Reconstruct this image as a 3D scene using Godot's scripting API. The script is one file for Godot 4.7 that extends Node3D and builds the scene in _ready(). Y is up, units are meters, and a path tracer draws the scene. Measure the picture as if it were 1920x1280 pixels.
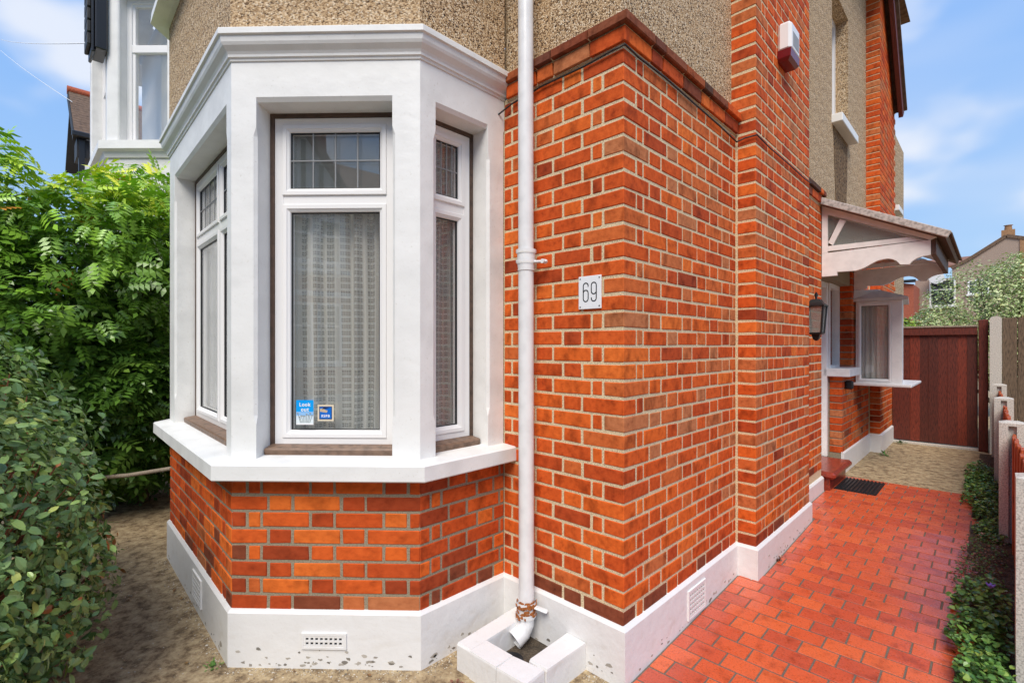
extends Node3D

const EYE := Vector3(1.128, 1.46, 1.835)
const YAW := 44.4
const FOCAL := 922.0

# plan points (x, z) of the house, walking so that the street and the side path lie on the left-hand side
const LB := Vector2(-2.942, 1.062)
const QB := Vector2(-1.365, 1.127)
const PB := Vector2(-0.728, 0.535)
const JB := Vector2(-0.728, 0.0)
const COURSE := 0.0755
const Y_BRICK := 0.25

var rng := RandomNumberGenerator.new()
var M := {}
var taken := {}

# ---------------------------------------------------------------- mesh builder
class MB:
	var v := PackedVector3Array()
	var n := PackedVector3Array()
	var c := PackedColorArray()
	var uv := PackedVector2Array()
	var col := Color.WHITE
	var use_uv := false
	func tri(a: Vector3, b: Vector3, d: Vector3) -> void:
		var nn := (b - a).cross(d - a)
		if nn.length_squared() < 1e-18:
			return
		nn = nn.normalized()
		trin(a, b, d, nn, nn, nn)
	func trin(a: Vector3, b: Vector3, d: Vector3, na: Vector3, nb: Vector3, nd: Vector3) -> void:
		v.append(a); v.append(d); v.append(b)
		n.append(na); n.append(nd); n.append(nb)
		for i in 3:
			c.append(col)
	func quad(a: Vector3, b: Vector3, d: Vector3, e: Vector3) -> void:
		tri(a, b, d)
		tri(a, d, e)
	func quad_uv(a: Vector3, b: Vector3, d: Vector3, e: Vector3, ua: Vector2, ub: Vector2, ud: Vector2, ue: Vector2) -> void:
		use_uv = true
		tri(a, b, d)
		uv.append(ua); uv.append(ud); uv.append(ub)
		tri(a, d, e)
		uv.append(ua); uv.append(ue); uv.append(ud)
	func tri_o(a: Vector3, b: Vector3, d: Vector3, out: Vector3) -> void:
		if (b - a).cross(d - a).dot(out) >= 0.0:
			tri(a, b, d)
		else:
			tri(a, d, b)
	func quad_o(a: Vector3, b: Vector3, d: Vector3, e: Vector3, out: Vector3) -> void:
		if (b - a).cross(d - a).dot(out) >= 0.0:
			quad(a, b, d, e)
		else:
			quad(a, e, d, b)
	# box of size s round the middle of t, edges chamfered by b, corners pushed about by j
	func bbox(t: Transform3D, s: Vector3, b := 0.0, j := 0.0, r: RandomNumberGenerator = null) -> void:
		var h := s * 0.5
		b = minf(b, minf(h.x, minf(h.y, h.z)) * 0.9)
		var push := {}
		var p := func(sg: Vector3i, axis: int) -> Vector3:
			var q := Vector3(sg.x * h.x, sg.y * h.y, sg.z * h.z)
			for k in 3:
				if k != axis:
					q[k] -= sg[k] * b
			if j > 0.0:
				if not push.has(sg):
					push[sg] = Vector3(r.randf_range(-j, j) * 0.6, r.randf_range(-j, j), r.randf_range(-j, j) * 0.3)
				q += push[sg]
			return t * q
		for a in 3:
			var u := (a + 1) % 3
			var w := (a + 2) % 3
			for s1 in [-1, 1]:
				var q := []
				for k in [[-1, -1], [1, -1], [1, 1], [-1, 1]]:
					var sg := Vector3i()
					sg[a] = s1
					sg[u] = k[0]
					sg[w] = k[1]
					q.append(p.call(sg, a))
				var o := Vector3()
				o[a] = s1
				quad_o(q[0], q[1], q[2], q[3], t.basis * o)
		if b <= 0.0:
			return
		for a in 3:
			var u := (a + 1) % 3
			var w := (a + 2) % 3
			for s1 in [-1, 1]:
				for s2 in [-1, 1]:
					var g0 := Vector3i()
					g0[a] = s1
					g0[u] = s2
					g0[w] = -1
					var g1 := g0
					g1[w] = 1
					var o := Vector3()
					o[a] = s1
					o[u] = s2
					quad_o(p.call(g0, a), p.call(g1, a), p.call(g1, u), p.call(g0, u), t.basis * o)
		for sx in [-1, 1]:
			for sy in [-1, 1]:
				for sz in [-1, 1]:
					var g := Vector3i(sx, sy, sz)
					tri_o(p.call(g, 0), p.call(g, 1), p.call(g, 2), t.basis * Vector3(sx, sy, sz))
	func box(lo: Vector3, hi: Vector3, b := 0.0) -> void:
		bbox(Transform3D(Basis(), (lo + hi) * 0.5), (hi - lo).abs(), b)
	# beam of section w (across, level) by d between two points
	func beam(a: Vector3, e: Vector3, w: float, d: float, b := 0.0) -> void:
		var y := (e - a).normalized()
		var x := y.cross(Vector3.UP)
		x = Vector3.RIGHT if x.length() < 0.01 else x.normalized()
		bbox(Transform3D(Basis(x, y, x.cross(y)), (a + e) * 0.5), Vector3(w, a.distance_to(e), d), b)
	# rings of points (x, z outline), joined one above the other
	func loft(rings: Array, cap := true) -> void:
		var area := 0.0
		var r0: PackedVector3Array = rings[0]
		for i in r0.size():
			var a := r0[i]
			var b := r0[(i + 1) % r0.size()]
			area += a.x * b.z - b.x * a.z
		for k in rings.size() - 1:
			var lo: PackedVector3Array = rings[k]
			var hi: PackedVector3Array = rings[k + 1]
			for i in lo.size():
				var i2 := (i + 1) % lo.size()
				if area < 0.0:
					quad(lo[i], lo[i2], hi[i2], hi[i])
				else:
					quad(lo[i2], lo[i], hi[i], hi[i2])
		if cap:
			for k in [0, rings.size() - 1]:
				var ring: PackedVector3Array = rings[k]
				var flat := PackedVector2Array()
				for q in ring:
					flat.append(Vector2(q.x, q.z))
				var idx := Geometry2D.triangulate_polygon(flat)
				for i in range(0, idx.size(), 3):
					tri_o(ring[idx[i]], ring[idx[i + 1]], ring[idx[i + 2]], Vector3.DOWN if k == 0 else Vector3.UP)
	# flat outline in the plane of t's x and y, given thickness along t's z
	func plate(t: Transform3D, pts: PackedVector2Array, z0: float, z1: float) -> void:
		var idx := Geometry2D.triangulate_polygon(pts)
		for i in range(0, idx.size(), 3):
			for z in [z0, z1]:
				tri_o(t * Vector3(pts[idx[i]].x, pts[idx[i]].y, z), t * Vector3(pts[idx[i + 1]].x, pts[idx[i + 1]].y, z), t * Vector3(pts[idx[i + 2]].x, pts[idx[i + 2]].y, z), t.basis.z * (1.0 if z == z1 else -1.0))
		var ccw := not Geometry2D.is_polygon_clockwise(pts)
		for i in pts.size():
			var a := pts[i]
			var b := pts[(i + 1) % pts.size()]
			var o := Vector3(b.y - a.y, a.x - b.x, 0) * (1.0 if ccw else -1.0)
			quad_o(t * Vector3(a.x, a.y, z0), t * Vector3(b.x, b.y, z0), t * Vector3(b.x, b.y, z1), t * Vector3(a.x, a.y, z1), t.basis * o)
	func tube(pts: Array, radii: Array, sides := 8, cap := true) -> void:
		var rings := []
		var up := Vector3(0.3, 1, 0.2).normalized()
		for i in pts.size():
			var dir: Vector3 = (pts[mini(i + 1, pts.size() - 1)] - pts[maxi(i - 1, 0)]).normalized()
			if absf(dir.dot(up)) > 0.97:
				up = Vector3(1, 0.1, 0.3).normalized()
			var x := dir.cross(up).normalized()
			var y := x.cross(dir)
			up = y
			var ring := []
			for k in sides:
				var a := TAU * k / sides
				ring.append([pts[i] + (x * cos(a) + y * sin(a)) * radii[i], x * cos(a) + y * sin(a)])
			rings.append(ring)
		for i in pts.size() - 1:
			for k in sides:
				var a = rings[i][k]
				var b = rings[i][(k + 1) % sides]
				var d = rings[i + 1][(k + 1) % sides]
				var e = rings[i + 1][k]
				if ((b[0] - a[0]).cross(e[0] - a[0])).dot(a[1]) >= 0.0:
					trin(a[0], b[0], d[0], a[1], b[1], d[1])
					trin(a[0], d[0], e[0], a[1], d[1], e[1])
				else:
					trin(a[0], d[0], b[0], a[1], d[1], b[1])
					trin(a[0], e[0], d[0], a[1], e[1], d[1])
		if cap:
			for i in [0, pts.size() - 1]:
				var out: Vector3 = (pts[0] - pts[1]) if i == 0 else (pts[i] - pts[i - 1])
				for k in sides:
					tri_o(pts[i], rings[i][k][0], rings[i][(k + 1) % sides][0], out)
	# frame of four mitred sides; prof: (inset, z) from the outside back round the front to the inside back
	func ring(t: Transform3D, x0: float, x1: float, y0: float, y1: float, prof: Array) -> void:
		for k in prof.size() - 1:
			var l := []
			for q in [prof[k], prof[k + 1]]:
				l.append([t * Vector3(x0 + q.x, y0 + q.x, q.y), t * Vector3(x1 - q.x, y0 + q.x, q.y), t * Vector3(x1 - q.x, y1 - q.x, q.y), t * Vector3(x0 + q.x, y1 - q.x, q.y)])
			for i in 4:
				var i2 := (i + 1) % 4
				quad(l[0][i], l[0][i2], l[1][i2], l[1][i])
	# profile of (offset outwards, height), listed outwards and downwards, along a plan line
	func sweep(line: Array, prof: Array, ends := true) -> void:
		var rows := []
		for q in prof:
			var row := []
			for p in MB.off(line, q.x):
				row.append(Vector3(p.x, q.y, p.y))
			rows.append(row)
		for k in prof.size() - 1:
			for i in line.size() - 1:
				quad(rows[k][i], rows[k + 1][i], rows[k + 1][i + 1], rows[k][i + 1])
		if ends and prof.size() > 2:
			for i in [0, line.size() - 1]:
				var out := Vector3(line[0].x - line[1].x, 0, line[0].y - line[1].y) if i == 0 else Vector3(line[i].x - line[i - 1].x, 0, line[i].y - line[i - 1].y)
				var flat := PackedVector2Array()
				for q in prof:
					flat.append(q)
				var idx := Geometry2D.triangulate_polygon(flat)
				for k in range(0, idx.size(), 3):
					tri_o(rows[idx[k]][i], rows[idx[k + 1]][i], rows[idx[k + 2]][i], out)
	static func off(line: Array, o: float) -> Array:
		var out := []
		for i in line.size():
			var n0 := Vector2()
			var n1 := Vector2()
			if i > 0:
				var d: Vector2 = (line[i] - line[i - 1]).normalized()
				n0 = Vector2(-d.y, d.x)
			if i < line.size() - 1:
				var d: Vector2 = (line[i + 1] - line[i]).normalized()
				n1 = Vector2(-d.y, d.x)
			if i == 0:
				n0 = n1
			if i == line.size() - 1:
				n1 = n0
			var m := (n0 + n1) / (1.0 + n0.dot(n1))
			out.append(line[i] + m * o)
		return out
	func mesh() -> ArrayMesh:
		var arr := []
		arr.resize(Mesh.ARRAY_MAX)
		arr[Mesh.ARRAY_VERTEX] = v
		arr[Mesh.ARRAY_NORMAL] = n
		arr[Mesh.ARRAY_COLOR] = c
		if use_uv and uv.size() == v.size():
			arr[Mesh.ARRAY_TEX_UV] = uv
		var m := ArrayMesh.new()
		if v.size():
			m.add_surface_from_arrays(Mesh.PRIMITIVE_TRIANGLES, arr)
		return m

# ---------------------------------------------------------------- nodes
func put(called: String, mb: MB, m: Material, parent: Node = null) -> MeshInstance3D:
	return put_mesh(called, mb.mesh(), m, parent)

func put_mesh(called: String, me: Mesh, m: Material, parent: Node = null) -> MeshInstance3D:
	var o := MeshInstance3D.new()
	o.mesh = me
	o.material_override = m
	hang(o, called, parent)
	return o

func hang(o: Node3D, called: String, parent: Node = null) -> void:
	if parent == null:
		taken[called] = taken.get(called, -1) + 1
		o.name = called if taken[called] == 0 else "%s_%03d" % [called, taken[called]]
		add_child(o, true)
	else:
		o.name = called
		parent.add_child(o, true)

func group_node(called: String, parent: Node = null) -> Node3D:
	var o := Node3D.new()
	hang(o, called, parent)
	return o

func tag(o: Node, label: String, category: String, group := "") -> Node:
	o.set_meta("label", label)
	o.set_meta("category", category)
	if group:
		o.set_meta("group", group)
	return o

func structure(o: Node) -> Node:
	o.set_meta("kind", "structure")
	return o

func stuff(o: Node) -> Node:
	o.set_meta("kind", "stuff")
	return o

# ---------------------------------------------------------------- materials
func lin(r: float, g: float, b: float) -> Color:
	return Color(r, g, b).linear_to_srgb()

func noise(freq: float, seed_: int, type := FastNoiseLite.TYPE_SIMPLEX_SMOOTH, octaves := 4) -> FastNoiseLite:
	var f := FastNoiseLite.new()
	f.noise_type = type
	f.frequency = freq
	f.seed = seed_
	f.fractal_octaves = octaves
	if octaves < 2:
		f.fractal_type = FastNoiseLite.FRACTAL_NONE
	return f

func ramp(stops: Array) -> Gradient:
	var g := Gradient.new()
	var o := PackedFloat32Array()
	var c := PackedColorArray()
	for s in stops:
		o.append(s[0])
		c.append(s[1])
	g.offsets = o
	g.colors = c
	return g

func ntex(f: FastNoiseLite, stops := [], size := 512) -> NoiseTexture2D:
	var t := NoiseTexture2D.new()
	t.width = size
	t.height = size
	t.seamless = true
	t.noise = f
	if stops.size():
		t.color_ramp = ramp(stops)
	return t

func g1(x: float) -> Color:
	return Color(x, x, x)

func mat(name_: String, color: Color, rough: float, tex: Texture2D = null, scale := 1.0, bump: Texture2D = null, depth := 0.0, world := true) -> StandardMaterial3D:
	var m := StandardMaterial3D.new()
	m.resource_name = name_
	m.albedo_color = color
	m.roughness = rough
	m.metallic_specular = 0.5
	if tex or bump:
		m.uv1_triplanar = true
		m.uv1_world_triplanar = world
		m.uv1_scale = Vector3.ONE * scale
		m.uv1_triplanar_sharpness = 4.0
	if tex:
		m.albedo_texture = tex
	if bump:
		m.heightmap_enabled = true
		m.heightmap_texture = bump
		m.heightmap_scale = depth
	return m

func grime(m: StandardMaterial3D, t: Texture2D, scale: Vector3) -> void:
	m.detail_enabled = true
	m.detail_albedo = t
	m.detail_blend_mode = BaseMaterial3D.BLEND_MODE_MUL
	m.detail_uv_layer = BaseMaterial3D.DETAIL_UV_2
	m.uv2_triplanar = true
	m.uv2_world_triplanar = true
	m.uv2_scale = scale
	m.uv2_triplanar_sharpness = 4.0

func make_materials() -> void:
	var mottle := ntex(noise(0.012, 3, FastNoiseLite.TYPE_SIMPLEX_SMOOTH, 5), [[0.0, g1(0.62)], [0.35, g1(0.84)], [0.6, g1(0.97)], [1.0, g1(1.0)]])
	var fine := ntex(noise(0.06, 5, FastNoiseLite.TYPE_SIMPLEX_SMOOTH, 4))
	var soft := ntex(noise(0.008, 9, FastNoiseLite.TYPE_SIMPLEX_SMOOTH, 3), [[0.0, g1(0.93)], [0.5, g1(0.98)], [1.0, g1(1.0)]])
	var brick_tex := ntex(noise(0.02, 21, FastNoiseLite.TYPE_SIMPLEX_SMOOTH, 5), [[0.0, Color(0.80, 0.74, 0.72)], [0.3, Color(0.93, 0.90, 0.88)], [0.55, Color(0.97, 0.95, 0.94)], [0.8, Color(1, 1, 1)], [1.0, Color(1, 1, 1)]])
	var b := mat("brick", Color.WHITE, 0.72, brick_tex, 2.4, fine, 0.07)
	b.vertex_color_use_as_albedo = true
	b.roughness = 0.85
	b.metallic_specular = 0.3
	M.brick = b
	grime(b, ntex(noise(0.016, 23, FastNoiseLite.TYPE_SIMPLEX_SMOOTH, 5), [[0.0, Color(0.70, 0.66, 0.63)], [0.25, Color(0.86, 0.84, 0.82)], [0.45, Color(0.97, 0.96, 0.95)], [1.0, Color(1, 1, 1)]]), Vector3(1.1, 0.7, 1.1))
	var sand := ntex(noise(0.11, 31, FastNoiseLite.TYPE_SIMPLEX_SMOOTH, 4), [[0.0, g1(0.6)], [0.5, g1(0.9)], [1.0, g1(1.0)]])
	M.mortar = mat("mortar", lin(0.86, 0.70, 0.45), 0.95, sand, 2.2, fine, 0.15)
	M.mortar.metallic_specular = 0.3
	M.mortar_grey = mat("grey_mortar", lin(0.37, 0.31, 0.215), 0.95, sand, 2.2, fine, 0.15)
	M.white = mat("white_masonry_paint", lin(0.82, 0.82, 0.80), 0.5, soft, 0.9, ntex(noise(0.03, 41)), 0.12)
	var specks := ntex(noise(0.05, 47, FastNoiseLite.TYPE_SIMPLEX_SMOOTH, 5), [[0.0, Color(0.60, 0.56, 0.50)], [0.06, Color(0.80, 0.77, 0.73)], [0.11, Color(0.97, 0.965, 0.955)], [0.3, g1(1.0)], [1.0, g1(1.0)]], 1024)
	grime(M.white, specks, Vector3(1.3, 0.9, 1.3))
	M.plinth = mat("plinth_paint", lin(0.78, 0.775, 0.765), 0.5, ntex(noise(0.01, 43, FastNoiseLite.TYPE_SIMPLEX_SMOOTH, 5), [[0.0, Color(0.955, 0.945, 0.93)], [0.3, g1(0.985)], [1.0, g1(1.0)]]), 1.6, ntex(noise(0.02, 44)), 0.12)
	grime(M.plinth, specks, Vector3(1.9, 1.7, 1.9))
	M.pvc = mat("white_plastic", lin(0.82, 0.81, 0.80), 0.28)
	M.pipe = mat("painted_iron", lin(0.80, 0.80, 0.80), 0.3, soft, 2.0)
	M.lilac = mat("lilac_white_paint", lin(0.86, 0.835, 0.815), 0.45, soft, 2.0)
	M.brown = mat("brown_timber_paint", lin(0.105, 0.062, 0.042), 0.5, mottle, 3.0)
	M.brown_sill = mat("brown_sill_paint", lin(0.22, 0.135, 0.088), 0.5, mottle, 3.0)
	M.gasket = mat("black_rubber", lin(0.015, 0.015, 0.016), 0.5)
	M.lead = mat("lead_came", lin(0.23, 0.235, 0.24), 0.45)
	M.black = mat("black_paint", lin(0.012, 0.012, 0.013), 0.35)
	M.cable = mat("black_cable", lin(0.014, 0.013, 0.012), 0.5)
	var glass := mat("window_glass", Color(0.9, 0.95, 0.95, 0.03), 0.0)
	glass.transparency = BaseMaterial3D.TRANSPARENCY_ALPHA
	M.glass = glass
	var og := mat("patterned_glass", Color(0.66, 0.68, 0.66, 0.5), 0.12, null, 6.0, ntex(noise(0.045, 61, FastNoiseLite.TYPE_CELLULAR, 1)), 1.2)
	og.transparency = BaseMaterial3D.TRANSPARENCY_ALPHA
	M.patterned = og
	# pebbledash: one colour for each little stone
	var cells := noise(0.105, 71, FastNoiseLite.TYPE_CELLULAR, 1)
	cells.cellular_return_type = FastNoiseLite.RETURN_CELL_VALUE
	var humps := noise(0.105, 71, FastNoiseLite.TYPE_CELLULAR, 1)
	humps.cellular_return_type = FastNoiseLite.RETURN_DISTANCE
	var hump_tex := ntex(humps, [[0.0, g1(1.0)], [1.0, g1(0.0)]])
	var stones := [[0.0, Color(0.20, 0.14, 0.09)], [0.12, Color(0.40, 0.30, 0.20)], [0.28, Color(0.64, 0.52, 0.37)], [0.5, Color(0.77, 0.65, 0.49)], [0.7, Color(0.84, 0.73, 0.57)], [0.88, Color(0.91, 0.82, 0.68)], [1.0, Color(0.97, 0.92, 0.82)]]
	M.pebble = mat("pebbledash", Color(0.95, 0.94, 0.94), 0.95, ntex(cells, stones), 3.3, hump_tex, 0.35)
	M.pebble_dark = mat("stained_pebbledash", Color(0.62, 0.56, 0.48), 0.9, ntex(cells, stones), 1.5, hump_tex, 0.8)
	M.roughcast = mat("white_roughcast", lin(0.76, 0.76, 0.75), 0.7, soft, 1.0, hump_tex, 0.25)
	var grit := noise(0.012, 81, FastNoiseLite.TYPE_SIMPLEX_SMOOTH, 7)
	grit.fractal_gain = 0.78
	var cracks := ntex(grit, [[0.0, Color(0.34, 0.30, 0.25)], [0.32, Color(0.66, 0.60, 0.52)], [0.5, Color(0.82, 0.77, 0.68)], [0.7, Color(0.93, 0.89, 0.80)], [1.0, Color(1, 0.99, 0.95)]], 1024)
	M.concrete = mat("old_concrete", lin(0.53, 0.45, 0.335), 0.92, cracks, 0.75, fine, 0.4)
	M.concrete_post = mat("concrete_post", lin(0.70, 0.66, 0.59), 0.9, sand, 1.6, fine, 0.08)
	M.soil = mat("soil", lin(0.10, 0.075, 0.05), 0.95, mottle, 2.0, fine, 1.0)
	var t := mat("quarry_tile", Color.WHITE, 0.3, ntex(noise(0.05, 91, FastNoiseLite.TYPE_SIMPLEX_SMOOTH, 4), [[0.0, g1(0.55)], [0.22, g1(0.86)], [0.45, g1(0.97)], [1.0, g1(1.0)]]), 3.4, ntex(noise(0.05, 92)), 0.07)
	t.vertex_color_use_as_albedo = true
	t.roughness_texture = ntex(noise(0.014, 93, FastNoiseLite.TYPE_SIMPLEX_SMOOTH, 5), [[0.0, g1(0.35)], [0.45, g1(0.75)], [1.0, g1(1.0)]])
	t.roughness = 0.45
	t.metallic_specular = 0.5
	t.clearcoat_enabled = true
	t.clearcoat = 0.4
	t.clearcoat_roughness = 0.16
	grime(t, ntex(noise(0.02, 95, FastNoiseLite.TYPE_SIMPLEX_SMOOTH, 6), [[0.0, Color(0.76, 0.73, 0.71)], [0.25, Color(0.93, 0.92, 0.91)], [0.45, Color(0.99, 0.99, 0.99)], [1.0, g1(1.0)]]), Vector3(0.9, 0.9, 0.9))
	M.tile = t
	M.joint = mat("tile_joint", lin(0.19, 0.155, 0.12), 0.95, sand, 2.0)
	M.red_paint = mat("red_step_paint", lin(0.30, 0.045, 0.025), 0.3, mottle, 3.0)
	var grain := ntex(noise(0.03, 101, FastNoiseLite.TYPE_SIMPLEX_SMOOTH, 5), [[0.0, g1(0.45)], [0.4, g1(0.8)], [1.0, g1(1.0)]])
	for w in [["gate", lin(0.17, 0.030, 0.016), 0.55], ["gate_light", lin(0.25, 0.040, 0.018), 0.55], ["gate_dark", lin(0.12, 0.023, 0.013), 0.55], ["orange_wood", lin(0.60, 0.115, 0.028), 0.6], ["grey_wood", lin(0.20, 0.135, 0.085), 0.85], ["roof_wood", lin(0.16, 0.075, 0.045), 0.6], ["weathered", lin(0.42, 0.34, 0.26), 0.8]]:
		var m := mat(w[0], w[1], w[2], grain, 1.0, grain, 0.3)
		m.uv1_scale = Vector3(5.0, 0.7, 5.0)
		M[w[0]] = m
	M.verge = mat("weathered_white_paint", lin(0.56, 0.50, 0.46), 0.7, mottle, 4.0)
	M.roof_tile = mat("brown_roof_tile", lin(0.17, 0.105, 0.065), 0.85, mottle, 1.5)
	M.red_roof = mat("red_roof_tile", lin(0.30, 0.14, 0.085), 0.85, mottle, 1.5)
	M.render = mat("pink_render", lin(0.44, 0.33, 0.26), 0.9, sand, 0.5)
	M.far_brick = mat("far_brick", lin(0.35, 0.20, 0.10), 0.9, brick_tex, 1.0)
	M.far_red = mat("red_far_brick", lin(0.36, 0.10, 0.055), 0.9, brick_tex, 1.0)
	M.lead_roof = mat("lead_sheet", lin(0.72, 0.72, 0.72), 0.5, soft, 2.0)
	M.plain_white = mat("white_paint", lin(0.78, 0.78, 0.76), 0.5)
	M.timber_black = mat("black_timber", lin(0.02, 0.018, 0.016), 0.6)
	M.asphalt = mat("asphalt", lin(0.055, 0.055, 0.057), 0.9, sand, 1.0)
	M.paving = mat("paving", lin(0.27, 0.26, 0.24), 0.9, sand, 1.0)
	M.room = mat("room_wall", lin(0.22, 0.19, 0.16), 0.9)
	M.red_plastic = mat("red_plastic", lin(0.16, 0.008, 0.012), 0.25)
	M.grey_label = mat("grey_label", lin(0.30, 0.29, 0.28), 0.5)
	M.rust = mat("rust", lin(0.42, 0.135, 0.03), 0.9, mottle, 8.0)
	M.bark = mat("bark", lin(0.16, 0.115, 0.07), 0.9, mottle, 6.0, fine, 0.6)
	M.twig = mat("red_twig", lin(0.22, 0.07, 0.035), 0.7)
	M.enamel = mat("white_enamel", lin(0.80, 0.81, 0.82), 0.2)
	M.ink = mat("black_ink", lin(0.012, 0.013, 0.014), 0.35)
	var leaf := mat("leaf", Color.WHITE, 0.3)
	leaf.vertex_color_use_as_albedo = true
	leaf.backlight_enabled = true
	leaf.backlight = Color(0.42, 0.5, 0.2)
	M.leaf = leaf
	var vp := mat("print", Color.WHITE, 0.35)
	vp.vertex_color_use_as_albedo = true
	M.print = vp
	M.flower = mat("purple_petal", lin(0.25, 0.16, 0.62), 0.6)
	M.dish = mat("grey_dish", lin(0.5, 0.5, 0.5), 0.5)

# ---------------------------------------------------------------- camera, sky, sun
func make_light() -> void:
	var cam := Camera3D.new()
	cam.name = "camera"
	add_child(cam)
	cam.position = EYE
	cam.rotation_degrees = Vector3(0, YAW, 0)
	cam.keep_aspect = Camera3D.KEEP_HEIGHT
	cam.set_frustum(2.0 * 0.05 * 640.0 / FOCAL, Vector2(0, 0.05 * 8.0 / FOCAL), 0.05, 400.0)
	cam.current = true
	var sun := DirectionalLight3D.new()
	sun.name = "sun"
	sun.light_energy = 0.5
	sun.light_color = Color(1.0, 0.965, 0.91)
	sun.light_angular_distance = 34.0
	sun.shadow_enabled = true
	add_child(sun)
	var to := Vector3(0.52, 1.14, 0.76).normalized()
	sun.look_at_from_position(Vector3.ZERO, -to)
	var env := Environment.new()
	env.background_mode = Environment.BG_SKY
	var sky := Sky.new()
	var pan := PanoramaSkyMaterial.new()
	var w := 1024
	var h := 512
	var im := Image.create(w, h, false, Image.FORMAT_RGBF)
	var puff := noise(1.9, 5, FastNoiseLite.TYPE_SIMPLEX_SMOOTH, 6)
	var veil := noise(0.9, 15, FastNoiseLite.TYPE_SIMPLEX_SMOOTH, 4)
	var k := 1.0 / 2.5
	for y in h:
		var el := (0.5 - (y + 0.5) / h) * PI
		for x in w:
			var az := ((x + 0.5) / w) * TAU
			var c := Color(0.20, 0.175, 0.15)
			if el > -0.01:
				var d := Vector3(cos(el) * sin(az), maxf(sin(el), 0.0), cos(el) * cos(az))
				var s := pow(1.0 - d.y, 2.6)
				c = Color(0.20, 0.44, 0.95).lerp(Color(0.52, 0.75, 0.98), s)
				var q := Vector3(d.x, d.y * 2.2, d.z)
				var cl := smoothstep(0.05, 0.52, puff.get_noise_3dv(q * 1.3) + 0.28 * veil.get_noise_3dv(q))
				var thin := smoothstep(-0.15, 0.6, veil.get_noise_3dv(q * Vector3(1.0, 2.2, 1.0) + Vector3(4, 2, 1)))
				c = c.lerp(Color(0.93, 0.95, 1.0), clampf(cl * 0.78 + thin * 0.26, 0.0, 0.92))
			im.set_pixel(x, y, Color(c.r * k, c.g * k, c.b * k))
	pan.panorama = ImageTexture.create_from_image(im)
	sky.sky_material = pan
	env.sky = sky
	env.sky_rotation = Vector3(0, deg_to_rad(240), 0)
	env.tonemap_mode = Environment.TONE_MAPPER_LINEAR
	env.tonemap_exposure = 2.5
	env.sdfgi_enabled = true
	env.ssao_enabled = true
	env.ssil_enabled = true
	var we := WorldEnvironment.new()
	we.name = "environment"
	we.environment = env
	add_child(we)

# ---------------------------------------------------------------- brickwork
var brick_list := []
const TONES := [
	[0.76, 0.152, 0.026], [0.72, 0.132, 0.024], [0.68, 0.116, 0.022], [0.80, 0.185, 0.032], [0.63, 0.104, 0.022],
	[0.57, 0.092, 0.021], [0.50, 0.080, 0.021], [0.38, 0.064, 0.022], [0.66, 0.160, 0.042], [0.60, 0.180, 0.062],
	[0.55, 0.20, 0.085], [0.25, 0.070, 0.034]]
# chances of the tones: front wall and bay, side wall (more faded, tan-washed bricks), the damp lowest course
const MIX := {"front": [12, 15, 14, 7, 13, 10, 6, 2, 5, 2, 0, 0], "side": [9, 12, 13, 4, 12, 9, 5, 1, 14, 14, 6, 0], "damp": [0, 0, 1, 0, 2, 3, 6, 8, 1, 3, 2, 8], "bay": [12, 11, 10, 12, 9, 10, 10, 6, 2, 1, 0, 1]}

func tone(which: String) -> int:
	var m: Array = MIX[which]
	var total := 0
	for x in m:
		total += x
	var k := rng.randi_range(0, total - 1)
	for i in m.size():
		k -= m[i]
		if k < 0:
			return i
	return 0

func lay(p0: Vector2, dir: Vector2, out: Vector2, s: float, length: float, y: float, depth: float, col: int) -> void:
	var mid := p0 + dir * (s + length * 0.5) - out * (depth * 0.5 + rng.randf_range(-0.0006, 0.0006))
	var x := Vector3(dir.x, 0, dir.y)
	var z := x.cross(Vector3.UP)
	var b := Basis(x, Vector3.UP, z).rotated(Vector3(out.x, 0, out.y), rng.randf_range(-0.006, 0.006))
	var at := Vector3(mid.x, y + rng.randf_range(-0.001, 0.001), mid.y)
	var face := at + Vector3(out.x, 0, out.y) * depth * 0.5
	var view := EYE - face
	var share := length * absf(view.normalized().dot(Vector3(out.x, 0, out.y))) / view.length_squared()
	var fwd := Vector3(-sin(deg_to_rad(YAW)), 0, -cos(deg_to_rad(YAW)))
	var dd := -view.dot(fwd)
	var side := -view.dot(fwd.cross(Vector3.UP))
	if dd < 0.3 or absf(side / dd) > 1.03 or absf(view.y / dd) > 0.69:
		share = 0.0
	brick_list.append({"t": Transform3D(b, at), "l": length, "d": depth, "c": col, "k": share})

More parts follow.
